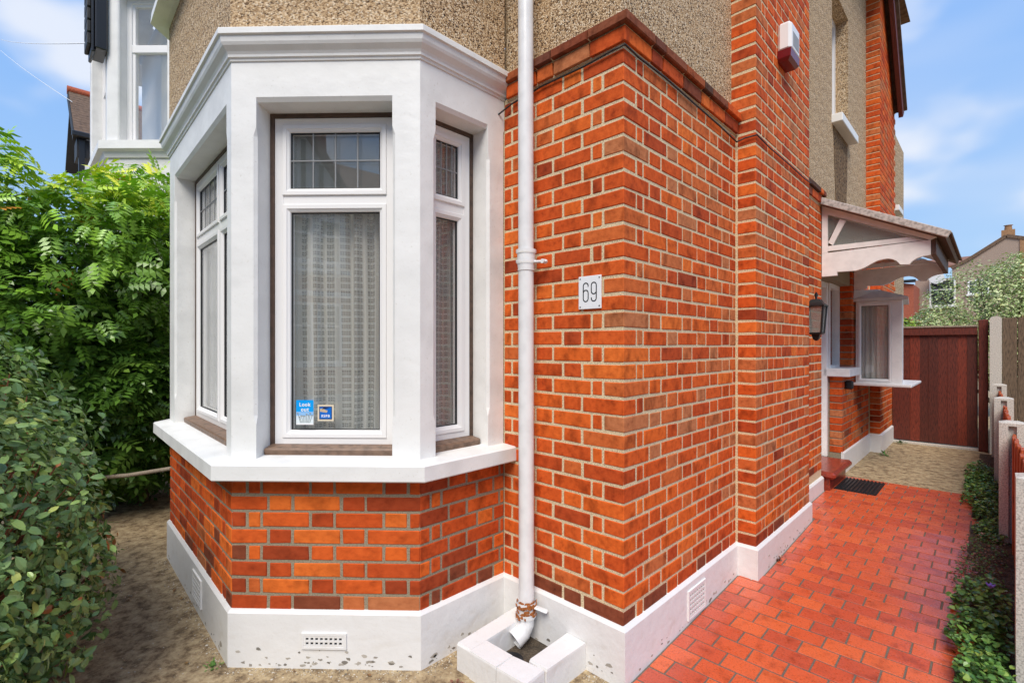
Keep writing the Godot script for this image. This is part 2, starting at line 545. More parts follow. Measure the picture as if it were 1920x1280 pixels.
# one wall in Flemish bond; lead(row): lengths at the starting corner, a negative one being left free
func wall_bond(p0: Vector2, p1: Vector2, y0: float, rows: int, mix: String, lead: Callable, first_depth := 0.035, tail := 0.0) -> void:
	var dir := (p1 - p0).normalized()
	var out := Vector2(-dir.y, dir.x)
	var whole := p0.distance_to(p1) - tail
	# the list of walls is walked either way round: keep out pointing away from the house
	if lead.call(-1)[0] < 0.0:
		out = -out
	var gap := 0.0106
	for r in rows:
		var y := y0 + COURSE * (r + 0.5)
		var s := 0.0
		var todo: Array = lead.call(r)
		var next_is_header: bool = todo[todo.size() - 1] > 0.15
		var i := 0
		while s < whole - 0.012:
			var l: float
			var d := 0.035
			if i < todo.size():
				l = todo[i]
				if i == 0 and l > 0.0 and first_depth > 0.05:
					d = 0.147 if first_depth == 0.107 and y > 2.78 else first_depth
			else:
				l = 0.102 if next_is_header else 0.215
				next_is_header = not next_is_header
			i += 1
			if l < 0.0:
				s += -l + gap
				continue
			l = minf(l, whole - s)
			if whole - s - l < 0.03:
				l = whole - s
			var lj := l - rng.randf_range(0.0, 0.003)
			if lj > 0.012:
				lay(p0, dir, out, s + (l - lj) * 0.5, lj, y, d, tone("damp" if r == 0 and rng.randf() < 0.8 and y0 < 1.0 else mix))
			s += l + gap

func brick_mesh(l: float, d: float, col: int, r: RandomNumberGenerator) -> ArrayMesh:
	var mb := MB.new()
	mb.col = Color(TONES[col][0], TONES[col][1], TONES[col][2])
	mb.bbox(Transform3D(), Vector3(l, COURSE - 0.0112, d), 0.004, 0.0017, r)
	return mb.mesh()

func build_brickwork(parent: Node) -> void:
	brick_list.sort_custom(func(a, b): return a.k > b.k)
	var shared := {}
	var rest := MB.new()
	for i in brick_list.size():
		var q = brick_list[i]
		if i < 300:
			var key := "%d_%d_%d_%d" % [roundi(q.l * 200.0), roundi(q.d * 100.0), q.c, i % 3]
			if not shared.has(key):
				shared[key] = brick_mesh(roundi(q.l * 200.0) / 200.0, q.d, q.c, rng)
			var o := put_mesh("brick", shared[key], M.brick, parent)
			o.transform = q.t
		else:
			rest.col = Color(TONES[q.c][0], TONES[q.c][1], TONES[q.c][2])
			rest.bbox(q.t, Vector3(q.l, COURSE - 0.0112, q.d), 0.004, 0.0017, rng)
	stuff(put("brickwork", rest, M.brick, parent))

# ---------------------------------------------------------------- windows
# t: origin on the wall's face at ground level, x along the wall, y up, z outwards
func face(a: Vector2, b: Vector2) -> Transform3D:
	var x := Vector3(b.x - a.x, 0, b.y - a.y).normalized()
	return Transform3D(Basis(x, Vector3.UP, x.cross(Vector3.UP)), Vector3(a.x, 0, a.y))

func pane(parent: Node, t: Transform3D, x0: float, x1: float, y0: float, y1: float, z: float, m: Material, thick := 0.004) -> MeshInstance3D:
	var mb := MB.new()
	mb.bbox(t * Transform3D(Basis(), Vector3((x0 + x1) * 0.5, (y0 + y1) * 0.5, z)), Vector3(x1 - x0, y1 - y0, thick))
	return put("pane", mb, m, parent)

func sash(parent: Node, t: Transform3D, x0: float, x1: float, y0: float, y1: float, z: float, w: float, leaded: bool) -> void:
	var mb := MB.new()
	mb.ring(t, x0, x1, y0, y1, [Vector2(0, z - 0.05), Vector2(0, z - 0.002), Vector2(0.002, z), Vector2(w * 0.55, z), Vector2(w * 0.62, z - 0.004), Vector2(w * 0.9, z - 0.010), Vector2(w, z - 0.018), Vector2(w, z - 0.05)])
	put("sash", mb, M.pvc, parent)
	var g := MB.new()
	g.ring(t, x0 + w - 0.0005, x1 - w + 0.0005, y0 + w - 0.0005, y1 - w + 0.0005, [Vector2(0, z - 0.030), Vector2(0, z - 0.016), Vector2(0.004, z - 0.018), Vector2(0.004, z - 0.030)])
	put("gasket", g, M.gasket, parent)
	pane(parent, t, x0 + w - 0.004, x1 - w + 0.004, y0 + w - 0.004, y1 - w + 0.004, z - 0.024, M.glass)
	pane(parent, t, x0 + w - 0.004, x1 - w + 0.004, y0 + w - 0.004, y1 - w + 0.004, z - 0.044, M.glass)
	if leaded:
		var gx0 := x0 + w
		var gx1 := x1 - w
		for k in 3:
			var b := MB.new()
			b.bbox(t * Transform3D(Basis(), Vector3(lerpf(gx0, gx1, (k + 1) / 4.0), (y0 + y1) * 0.5, z - 0.0195)), Vector3(0.007, y1 - y0 - 2 * w, 0.004), 0.001)
			put("glazing_bar", b, M.lead, parent)
		var hb := MB.new()
		hb.bbox(t * Transform3D(Basis(), Vector3((x0 + x1) * 0.5, (y0 + y1) * 0.5, z - 0.0188)), Vector3(gx1 - gx0, 0.007, 0.004), 0.001)
		put("glazing_bar", hb, M.lead, parent)

func bay_window(house: Node, t: Transform3D, x0: float, x1: float, rec: float, lights: int) -> Node3D:
	var w := group_node("window", house)
	var y0 := 0.985
	var y1 := 2.577
	var tr := 2.162
	var sub := MB.new()
	sub.ring(t, x0, x1, y0 - 0.03, y1, [Vector2(-0.002, -rec - 0.07), Vector2(-0.002, -rec), Vector2(0.021, -rec), Vector2(0.021, -rec - 0.07)])
	put("sub_frame", sub, M.brown, w)
	var sill := MB.new()
	sill.bbox(t * Transform3D(Basis(Vector3.RIGHT, 0.12), Vector3((x0 + x1) * 0.5, y0 - 0.021, -rec + 0.022)), Vector3(x1 - x0 - 0.004, 0.04, 0.085), 0.007)
	put("timber_sill", sill, M.brown_sill, w)
	var f := MB.new()
	var fx0 := x0 + 0.021
	var fx1 := x1 - 0.021
	var fy1 := y1 - 0.021
	f.ring(t, fx0, fx1, y0, fy1, [Vector2(0, -rec - 0.065), Vector2(0, -rec - 0.006), Vector2(0.003, -rec - 0.003), Vector2(0.042, -rec - 0.003), Vector2(0.044, -rec - 0.006), Vector2(0.044, -rec - 0.065)])
	put("frame", f, M.pvc, w)
	var step := (fx1 - fx0) / lights
	for k in lights:
		var a := fx0 + step * k + (0.040 if k == 0 else 0.018)
		var b := fx0 + step * (k + 1) - (0.040 if k == lights - 1 else 0.018)
		sash(w, t, a, b, y0 + 0.032, tr - 0.022, -rec + 0.002, 0.037, false)
		sash(w, t, a, b, tr + 0.022, fy1 - 0.034, -rec + 0.004, 0.035, true)
		if k > 0:
			var mu := MB.new()
			mu.bbox(t * Transform3D(Basis(), Vector3(fx0 + step * k, (y0 + fy1) * 0.5, -rec - 0.033)), Vector3(0.044, fy1 - y0 - 0.08, 0.058), 0.003)
			put("mullion", mu, M.pvc, w)
		var trm := MB.new()
		trm.bbox(t * Transform3D(Basis(), Vector3((a + b) * 0.5, tr, -rec - 0.033)), Vector3(b - a + 0.002, 0.05, 0.056), 0.003)
		put("transom", trm, M.pvc, w)
	return w

func net_curtain(t: Transform3D, x0: float, x1: float, y0: float, y1: float, z: float, waves: float, m: Material, label: String) -> void:
	var mb := MB.new()
	var nx := 90
	var ny := 10
	var at := func(i: int, j: int) -> Vector3:
		var u := float(i) / nx
		var v := float(j) / ny
		var a := 0.020 * (0.6 + 0.4 * v)
		return t * Vector3(lerpf(x0, x1, u), lerpf(y1, y0, v), z + a * sin(u * waves * TAU + 0.7 * sin(v * 2.0)) + a * 0.6 * sin(u * waves * 2.3 * TAU + 1.0) + 0.012 * sin(v * 3.0 + u * 4.0) + 0.012 * pow(absf(sin(u * waves * 1.37 * PI + 0.4)), 6.0))
	var wide := (x1 - x0) / 0.40
	var tall := (y1 - y0) / 0.40
	for i in nx:
		for j in ny:
			mb.quad_uv(at.call(i, j + 1), at.call(i + 1, j + 1), at.call(i + 1, j), at.call(i, j), Vector2(wide * i / nx, tall * (j + 1) / ny), Vector2(wide * (i + 1) / nx, tall * (j + 1) / ny), Vector2(wide * (i + 1) / nx, tall * j / ny), Vector2(wide * i / nx, tall * j / ny))
	tag(put("net_curtain", mb, m), label, "curtain", "curtains hanging in the bay window")

func net_material(open: float, tint: Color) -> StandardMaterial3D:
	var n := 256
	var im := Image.create(n, n, false, Image.FORMAT_RGBA8)
	for y in n:
		for x in n:
			# groups of little holes between closer woven bands
			var cx := x % 43
			var cy := y % 21
			var a := 0.80 if cx > 29 else 0.66
			if x % 3 == 0 or y % 3 == 0:
				a += 0.10
			if cx < 28 and cy < 13 and (cx % 7) < 4 and (cy % 7) < 4:
				a = open
			elif cx < 28 and cy < 14:
				a = 0.60
			im.set_pixel(x, y, Color(tint.r, tint.g, tint.b, clampf(a, 0, 1)))
	var m := StandardMaterial3D.new()
	m.resource_name = "net_fabric"
	m.albedo_texture = ImageTexture.create_from_image(im)
	m.transparency = BaseMaterial3D.TRANSPARENCY_ALPHA
	m.roughness = 0.9
	m.backlight_enabled = true
	m.backlight = Color(0.5, 0.5, 0.5)
	m.cull_mode = BaseMaterial3D.CULL_DISABLED
	return m

# ---------------------------------------------------------------- the house
func ring_at(pts: Array, y: float) -> PackedVector3Array:
	var r := PackedVector3Array()
	for p in pts:
		r.append(Vector3(p.x, y, p.y))
	return r

# a pier of the bay: plan from the opening's edge a round the corner(s) to the opening's edge b, edges of the openings stop-chamfered
func bay_pier(house: Node, a: Vector2, corner: Vector2, b: Vector2, deep: float, cut_a := true, cut_b := true) -> void:
	var da := (corner - a).normalized()
	var db := (b - corner).normalized()
	var na := Vector2(-da.y, da.x)
	var nb := Vector2(-db.y, db.x)
	var inner: Vector2 = MB.off([a, corner, b], -deep)[1]
	var rings := []
	for s in [[0.93, 0.001], [1.10, 0.001], [1.14, 0.013], [2.42, 0.013], [2.46, 0.001], [2.596, 0.001]]:
		var ca: float = s[1] if cut_a else 0.0005
		var cb: float = s[1] if cut_b else 0.0005
		rings.append(ring_at([a - na * ca, a + da * ca, corner, b - db * cb, b - nb * cb, b - nb * deep, inner, a - na * deep], s[0]))
	var mb := MB.new()
	mb.loft(rings)
	put("pier", mb, M.white, house)

func air_brick(house: Node, t: Transform3D, w: float, h: float, nx: int, ny: int) -> void:
	var mb := MB.new()
	mb.ring(t, 0, w, 0, h, [Vector2(0, -0.004), Vector2(0, 0.007), Vector2(0.011, 0.007), Vector2(0.013, 0.001), Vector2(0.013, -0.004)])
	var o := 0.016
	var cw := (w - 2 * o) / nx
	var ch := (h - 2 * o) / ny
	for i in nx + 1:
		mb.bbox(t * Transform3D(Basis(), Vector3(o + cw * i, h * 0.5, 0.0025)), Vector3(cw * 0.42, h - 2 * o + 0.006, 0.006))
	for j in ny + 1:
		mb.bbox(t * Transform3D(Basis(), Vector3(w * 0.5, o + ch * j, 0.0028)), Vector3(w - 2 * o + 0.006, ch * 0.42, 0.006))
	var grille := put("air_brick", mb, M.plinth, house)
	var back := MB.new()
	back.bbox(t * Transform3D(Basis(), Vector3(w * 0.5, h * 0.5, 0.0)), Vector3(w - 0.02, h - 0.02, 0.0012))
	put("dark_hole_sheet", back, M.gasket, grille)  # flat black sheet behind the grille, painting the darkness of its holes

func make_house() -> void:
	var house := group_node("brick_house")
	tag(house, "red brick and pebbledash house with white painted bay window and side entrance", "house")
	var outline := [Vector2(-4.2, 0), Vector2(-3.55, 0), Vector2(-3.55, 0.46), LB, QB, PB, JB, Vector2(0, 0), Vector2(0, -1.279), Vector2(0.117, -1.279), Vector2(0.117, -2.47), Vector2(0, -2.47), Vector2(0, -3.39)]
	# brick walls: a bed of mortar, the bricks standing out of it
	var mortar := MB.new()
	mortar.sweep(MB.off([Vector2(-0.80, 0), Vector2(0, 0), Vector2(0, -1.279), Vector2(0.117, -1.279), Vector2(0.117, -2.47), Vector2(0, -2.47), Vector2(0, -3.39)], -0.0034), [Vector2(0, 2.76), Vector2(0, 0.1)])
	mortar.sweep(MB.off([Vector2(-0.1, -1.279), Vector2(0.117, -1.279), Vector2(0.117, -2.47), Vector2(-0.1, -2.47)], -0.0034), [Vector2(0, 7.2), Vector2(0, 2.76)])
	var wall := put("brick_wall", mortar, M.mortar, house)
	var bay_bed := MB.new()
	bay_bed.sweep(MB.off([Vector2(-4.2, 0), Vector2(-3.55, 0), Vector2(-3.55, 0.46), LB, QB, PB, Vector2(-0.728, -0.05)], -0.0034), [Vector2(0, 0.9), Vector2(0, 0.1)])
	put("bay_wall", bay_bed, M.mortar_grey, house)
	# 33 courses up to the coping; the corner bricks turn the corner
	var z0 := Vector2(0, 0)
	wall_bond(z0, JB, Y_BRICK, 33, "front", func(r): return [-1.0] if r < 0 else ([0.215] if r % 2 == 0 else [-0.102, 0.05]), 0.102)
	wall_bond(z0, Vector2(0, -1.279), Y_BRICK, 33, "side", func(r): return [1.0] if r < 0 else ([-0.102, 0.05] if r % 2 == 0 else [0.215]), 0.102)
	wall_bond(Vector2(0.117, -1.279), Vector2(0.117, -2.47), Y_BRICK, 58, "side", func(r): return [1.0] if r < 0 else ([0.215] if r % 2 == 0 else [0.102, 0.05]), 0.107)
	wall_bond(Vector2(0, -2.47), Vector2(0, -3.39), Y_BRICK + COURSE, 32, "side", func(r): return [1.0] if r < 0 else ([0.102] if r % 2 == 0 else [0.215]))
	wall_bond(QB, PB, Y_BRICK, 8, "bay", func(r): return [1.0] if r < 0 else ([0.165] if r % 2 == 0 else [0.068, 0.055]))
	wall_bond(PB, JB, Y_BRICK, 8, "bay", func(r): return [1.0] if r < 0 else ([0.055, 0.05] if r % 2 == 0 else [0.16]))
	wall_bond(QB, LB, Y_BRICK, 8, "bay", func(r): return [-1.0] if r < 0 else ([0.102, 0.05] if r % 2 == 0 else [0.215]))
	build_brickwork(wall)
	# coping of two brick courses round the top of the ground floor
	var cop_line := [Vector2(-0.70, 0), Vector2(0, 0), Vector2(0, -1.279)]
	var cop_line2 := [Vector2(0, -2.47), Vector2(0, -3.42)]
	for line in [cop_line, cop_line2]:
		var bed := MB.new()
		bed.sweep(line, [Vector2(-0.06, 2.905), Vector2(0.012, 2.875), Vector2(0.024, 2.83), Vector2(0.004, 2.822), Vector2(0.004, 2.748), Vector2(-0.05, 2.748)])
		var coping := put("coping", bed, M.mortar, house)
		for i in line.size() - 1:
			var a: Vector2 = line[i]
			var b: Vector2 = line[i + 1]
			var dir := (b - a).normalized()
			var out := Vector2(-dir.y, dir.x)
			var s := 0.0
			var k := 0
			var whole := a.distance_to(b)
			while s < whole - 0.02:
				var l := minf(0.215 if k % 3 != 1 else 0.105, whole - s)
				var q := MB.new()
				var c := rng.randi_range(0, 11)
				if rng.randf() < 0.66:
					c = [7, 11, 10][rng.randi_range(0, 2)]
				q.col = Color(TONES[c][0], TONES[c][1], TONES[c][2])
				if rng.randf() < 0.7:
					q.col = [Color(0.17, 0.062, 0.036), Color(0.26, 0.085, 0.040), Color(0.11, 0.055, 0.038), Color(0.36, 0.095, 0.032)][rng.randi_range(0, 3)]
				var e := face(a, b)
				# weathered top course: sloping top, upright face
				var x0 := s + 0.004
				var x1 := s + l - 0.004
				var pr := [Vector2(-0.03, 2.903), Vector2(0.018, 2.880), Vector2(0.034, 2.868), Vector2(0.036, 2.830), Vector2(0.030, 2.825), Vector2(-0.03, 2.825)]
				var cut_b: bool = i == 0 and line.size() > 2 and s + l > whole - 0.02
				var cut_a: bool = i == 1 and s < 0.01
				for j in pr.size():
					var p: Vector2 = pr[j]
					var p2: Vector2 = pr[(j + 1) % pr.size()]
					var a1 := -p.x if cut_a else x0
					var a2 := -p2.x if cut_a else x0
					var b1 := whole + p.x if cut_b else x1
					var b2 := whole + p2.x if cut_b else x1
					q.quad(e * Vector3(a1, p.y, p.x), e * Vector3(a2, p2.y, p2.x), e * Vector3(b2, p2.y, p2.x), e * Vector3(b1, p.y, p.x))
				for x in [x0, x1]:
					if (x == x0 and cut_a) or (x == x1 and cut_b):
						continue
					for j in range(1, pr.size() - 1):
						q.tri_o(e * Vector3(x, pr[0].y, pr[0].x), e * Vector3(x, pr[j].y, pr[j].x), e * Vector3(x, pr[j + 1].y, pr[j + 1].x), e.basis.x * (1.0 if x == x1 else -1.0))
				put("brick", q, M.brick, coping)
				var l2 := minf(l, whole - s)
				var q2 := MB.new()
				var c2 := tone("damp") if rng.randf() < 0.6 else tone("side")
				q2.col = Color(TONES[c2][0], TONES[c2][1], TONES[c2][2])
				q2.bbox(Transform3D(e.basis, e * Vector3(s + l2 * 0.5 + (0.0085 if cut_b else 0.0), 2.786, -0.003)), Vector3(l2 - 0.008 + (0.025 if cut_b else 0.0), 0.066, 0.04), 0.003, 0.001, rng)
				put("brick", q2, M.brick, coping)
				s += l
				k += 1
	# white rendered plinth
	var pl := MB.new()
	pl.sweep(outline.slice(0, 12) + [Vector2(0, -3.40)], [Vector2(-0.01, 0.262), Vector2(0.006, 0.258), Vector2(0.017, 0.245), Vector2(0.017, -0.06), Vector2(-0.02, -0.06)])
	put("plinth", pl, M.plinth, house)
	# pieces of loose paint along the foot of the plinth
	var chips := MB.new()
	for k in 150:
		var seg: Array = [[QB, PB], [QB, PB], [PB, JB], [JB, z0], [z0, Vector2(0, -1.279)], [LB, QB], [Vector2(0.117, -1.279), Vector2(0.117, -2.47)]][k % 7]
		var e := face(seg[0], seg[1])
		var len_: float = seg[0].distance_to(seg[1])
		var floor_y := 0.0
		var cx := rng.randf_range(0.04, len_ - 0.04)
		var w := e * Vector3(cx, 0, 0)
		if w.x > -0.05:
			floor_y = path_y(w.z)
		var cy := floor_y + 0.012 + absf(rng.randfn(0.0, 0.028))
		var pts := PackedVector2Array()
		var m := rng.randi_range(5, 8)
		var r0 := rng.randf_range(0.002, 0.009) * (1.6 if rng.randf() < 0.15 else 1.0)
		for i in m:
			var a := TAU * i / m
			var r := r0 * rng.randf_range(0.4, 1.2)
			pts.append(Vector2(cx + cos(a) * r * 1.8, cy + sin(a) * r))
		var shade := rng.randf_range(0.16, 0.5)
		chips.col = Color(shade, shade * 0.93, shade * 0.82)
		chips.plate(e, pts, 0.0172, 0.0182)
	stuff(put("paint_flakes", chips, M.print, house))
	# air bricks
	var ch := face(QB, PB)
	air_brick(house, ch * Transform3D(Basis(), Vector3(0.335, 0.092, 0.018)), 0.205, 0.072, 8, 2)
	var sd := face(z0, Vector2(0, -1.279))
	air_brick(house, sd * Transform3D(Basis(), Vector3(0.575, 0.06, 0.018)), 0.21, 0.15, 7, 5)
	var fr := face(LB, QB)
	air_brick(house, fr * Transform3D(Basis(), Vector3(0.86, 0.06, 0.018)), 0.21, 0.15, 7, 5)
	# the bay: stone sill, piers, frieze, cornice
	var bay := [Vector2(-3.55, 0), Vector2(-3.55, 0.46), LB, QB, PB, JB]
	var si := MB.new()
	si.sweep(bay, [Vector2(-0.19, 0.957), Vector2(0.082, 0.938), Vector2(0.089, 0.932), Vector2(0.090, 0.868), Vector2(0.086, 0.863), Vector2(0.03, 0.863), Vector2(0.028, 0.870), Vector2(-0.19, 0.870)])
	put("stone_sill", si, M.white, house)
	var deep := 0.20
	var on := func(a: Vector2, b: Vector2, x: float) -> Vector2: return a + (b - a).normalized() * x
	var fr_len := LB.distance_to(QB)
	var ch_len := QB.distance_to(PB)
	bay_pier(house, on.call(QB, PB, 0.742), PB, on.call(PB, JB, 0.087), deep)
	bay_pier(house, on.call(LB, QB, fr_len - 0.085), QB, on.call(QB, PB, 0.116), deep)
	bay_pier(house, LB + Vector2(-0.12, -0.12), LB, on.call(LB, QB, 0.177), deep, false, true)
	# the last pier stands against the front wall
	var jp := MB.new()
	var j_rings := []
	for s in [[0.93, 0.001], [1.10, 0.001], [1.14, 0.013], [2.42, 0.013], [2.46, 0.001], [2.596, 0.001]]:
		var a: Vector2 = on.call(PB, JB, 0.418)
		j_rings.append(ring_at([a + Vector2(-s[1], 0), a + Vector2(0, -s[1]), JB + Vector2(0, 0.006), JB + Vector2(-deep, 0.006), a + Vector2(-deep, 0)], s[0]))
	jp.loft(j_rings)
	put("pier", jp, M.white, house)
	var fz := MB.new()
	fz.sweep(bay, [Vector2(-deep, 2.90), Vector2(0.0, 2.90), Vector2(0.0, 2.596), Vector2(-0.012, 2.577), Vector2(-deep, 2.577)])
	put("frieze", fz, M.white, house)
	var co := MB.new()
	co.sweep(bay, [Vector2(-0.02, 2.915), Vector2(0.058, 2.880), Vector2(0.060, 2.877), Vector2(0.060, 2.853), Vector2(0.050, 2.850), Vector2(0.049, 2.838), Vector2(0.046, 2.824), Vector2(0.040, 2.812), Vector2(0.031, 2.803), Vector2(0.022, 2.794), Vector2(0.016, 2.783), Vector2(0.015, 2.772), Vector2(0.008, 2.769), Vector2(0.006, 2.758), Vector2(-0.004, 2.755), Vector2(-0.02, 2.755)])
	put("cornice", co, M.white, house)
	# windows of the bay
	bay_window(house, ch, 0.116, 0.742, 0.122, 1)
	bay_window(house, face(PB, JB), 0.087, 0.418, 0.115, 1)
	bay_window(house, fr, 0.177, fr_len - 0.085, 0.115, 2)
	# upper storey in pebbledash
	var up := MB.new()
	up.sweep(bay.map(func(p): return p), [Vector2(0.004, 3.66), Vector2(0.004, 2.86)])
	up.sweep([Vector2(-0.75, -0.03), Vector2(-0.03, -0.03), Vector2(-0.03, -1.35)], [Vector2(0, 6.0), Vector2(0, 2.86)])
	up.sweep([Vector2(-4.2, -0.03), Vector2(-3.5, -0.03)], [Vector2(0, 6.0), Vector2(0, 0.5)])
	# side wall behind the chimney breast, with an opening for the landing window
	var sx := -0.03
	var wz0 := -3.95
	var wz1 := -4.72
	up.box(Vector3(sx - 0.25, 2.70, wz0), Vector3(sx, 6.0, -2.40))
	up.box(Vector3(sx - 0.25, 2.70, wz1), Vector3(sx, 3.70, wz0))
	up.box(Vector3(sx - 0.25, 5.10, wz1), Vector3(sx, 6.0, wz0))
	up.box(Vector3(sx - 0.25, 2.30, -6.2), Vector3(sx, 6.0, wz1))
	put("upper_wall", up, M.pebble, house)
	var usill := MB.new()
	usill.sweep(bay, [Vector2(-0.15, 3.76), Vector2(0.10, 3.73), Vector2(0.105, 3.66), Vector2(0.03, 3.65), Vector2(-0.15, 3.65)])
	put("upper_sill", usill, M.white, house)
	var uw := MB.new()
	uw.sweep(MB.off(bay, -0.1), [Vector2(0, 5.4), Vector2(0, 3.7)])
	put("upper_bay", uw, M.pvc, house)
	# landing window
	var lw := group_node("window", house)
	var lt := face(Vector2(sx, wz0), Vector2(sx, wz1))
	var lf := MB.new()
	lf.ring(lt, 0.0, 0.77, 3.70, 5.10, [Vector2(0, -0.19), Vector2(0, -0.12), Vector2(0.06, -0.12), Vector2(0.065, -0.19)])
	put("frame", lf, M.pvc, lw)
	pane(lw, lt, 0.06, 0.71, 3.76, 5.04, -0.15, M.glass)
	var ls := MB.new()
	ls.bbox(Transform3D(Basis(), Vector3(0.0, 3.735, -4.33)), Vector3(0.13, 0.085, 0.80), 0.006)
	put("sill", ls, M.plain_white, lw)
	var st := MB.new()
	var stain := PackedVector2Array([Vector2(0.05, 3.69), Vector2(0.72, 3.69), Vector2(0.70, 3.3), Vector2(0.66, 3.05), Vector2(0.69, 2.75), Vector2(0.10, 2.72), Vector2(0.14, 3.0), Vector2(0.08, 3.4)])
	st.plate(lt, stain, 0.001, 0.004)
	put("stained_patch", st, M.pebble_dark, house)
	# second chimney breast
	var b2 := MB.new()
	b2.box(Vector3(-0.1, 0.3, -7.1), Vector3(0.1115, 7.0, -5.8055))
	var breast := put("chimney_breast", b2, M.mortar, house)
	var bb := MB.new()
	for r in 88:
		var y := Y_BRICK + 0.1 + COURSE * (r + 0.5)
		var c := tone("side")
		bb.col = Color(TONES[c][0], TONES[c][1], TONES[c][2])
		bb.bbox(Transform3D(Basis(), Vector3(0.064 if y < 2.3 else 0.0435, y, -5.80 - (0.1075 if r % 2 == 0 else 0.051))), Vector3(0.107 if y < 2.3 else 0.148, 0.065, 0.215 if r % 2 == 0 else 0.102), 0.004, 0.0015, rng)
		var z := -5.80 - (0.2255 if r % 2 == 0 else 0.1125)
		var hd := r % 2 == 0
		while z > -6.95:
			var l := 0.102 if hd else 0.215
			hd = not hd
			c = tone("side")
			bb.col = Color(TONES[c][0], TONES[c][1], TONES[c][2])
			bb.bbox(Transform3D(Basis(), Vector3(0.0995, y, z - l * 0.5)), Vector3(0.035, 0.065, l), 0.004)
			z -= l + 0.0105
	stuff(put("brickwork", bb, M.brick, breast))
	var p2 := MB.new()
	p2.sweep([Vector2(0, -4.26), Vector2(0, -5.80), Vector2(0.117, -5.80), Vector2(0.117, -7.0)], [Vector2(-0.01, 0.35), Vector2(0.017, 0.335), Vector2(0.017, 0.05), Vector2(-0.02, 0.05)])
	put("rear_plinth", p2, M.plinth, house)
	# verge of the rear roof
	var vg := MB.new()
	vg.beam(Vector3(0.2, 4.72, -7.0), Vector3(0.2, 6.1, -5.9), 0.05, 0.16)
	put("barge_board", vg, M.gate, house)
	var vt := MB.new()
	vt.beam(Vector3(0.16, 4.80, -7.06), Vector3(0.16, 6.22, -5.92), 0.2, 0.04)
	put("verge_tiles", vt, M.roof_tile, house)
	var rs := MB.new()
	rs.box(Vector3(-0.02, 3.42, -7.6), Vector3(0.16, 3.50, -7.15), 0.005)
	put("rear_sill", rs, M.plain_white, house)
	var rw := MB.new()
	rw.box(Vector3(-0.3, 0.1, -9.0), Vector3(0.02, 4.8, -7.0))
	put("rear_wall", rw, M.pebble, house)
	make_entrance(house)
	# what closes the house above and behind
	var rf := MB.new()
	rf.loft([ring_at([Vector2(-4.2, 0.4), Vector2(0.3, 0.4), Vector2(0.3, -7.0), Vector2(-4.2, -7.0)], 6.0), ring_at([Vector2(-4.2, -2.5), Vector2(-2.2, -2.6), Vector2(-2.2, -4.6), Vector2(-4.2, -4.6)], 8.6)])
	put("roof", rf, M.roof_tile, house)
	var room := MB.new()
	var plan: Array = MB.off(bay, -0.17) + [Vector2(-0.898, -0.12), Vector2(-0.28, -0.12), Vector2(-0.28, -3.6), Vector2(-3.7, -3.6), Vector2(-3.7, -0.12), Vector2(-3.38, -0.12)]
	room.loft([ring_at(plan, 0.30), ring_at(plan, 0.36)])
	room.loft([ring_at(plan, 2.61), ring_at(plan, 2.68)])
	room.box(Vector3(-3.7, 0.36, -3.66), Vector3(-0.28, 2.61, -3.6))
	room.box(Vector3(-3.76, 0.36, -3.6), Vector3(-3.7, 2.61, 0.3))
	room.box(Vector3(-0.28, 0.36, -3.6), Vector3(-0.22, 2.61, -0.05))
	put("room", room, M.room, house)

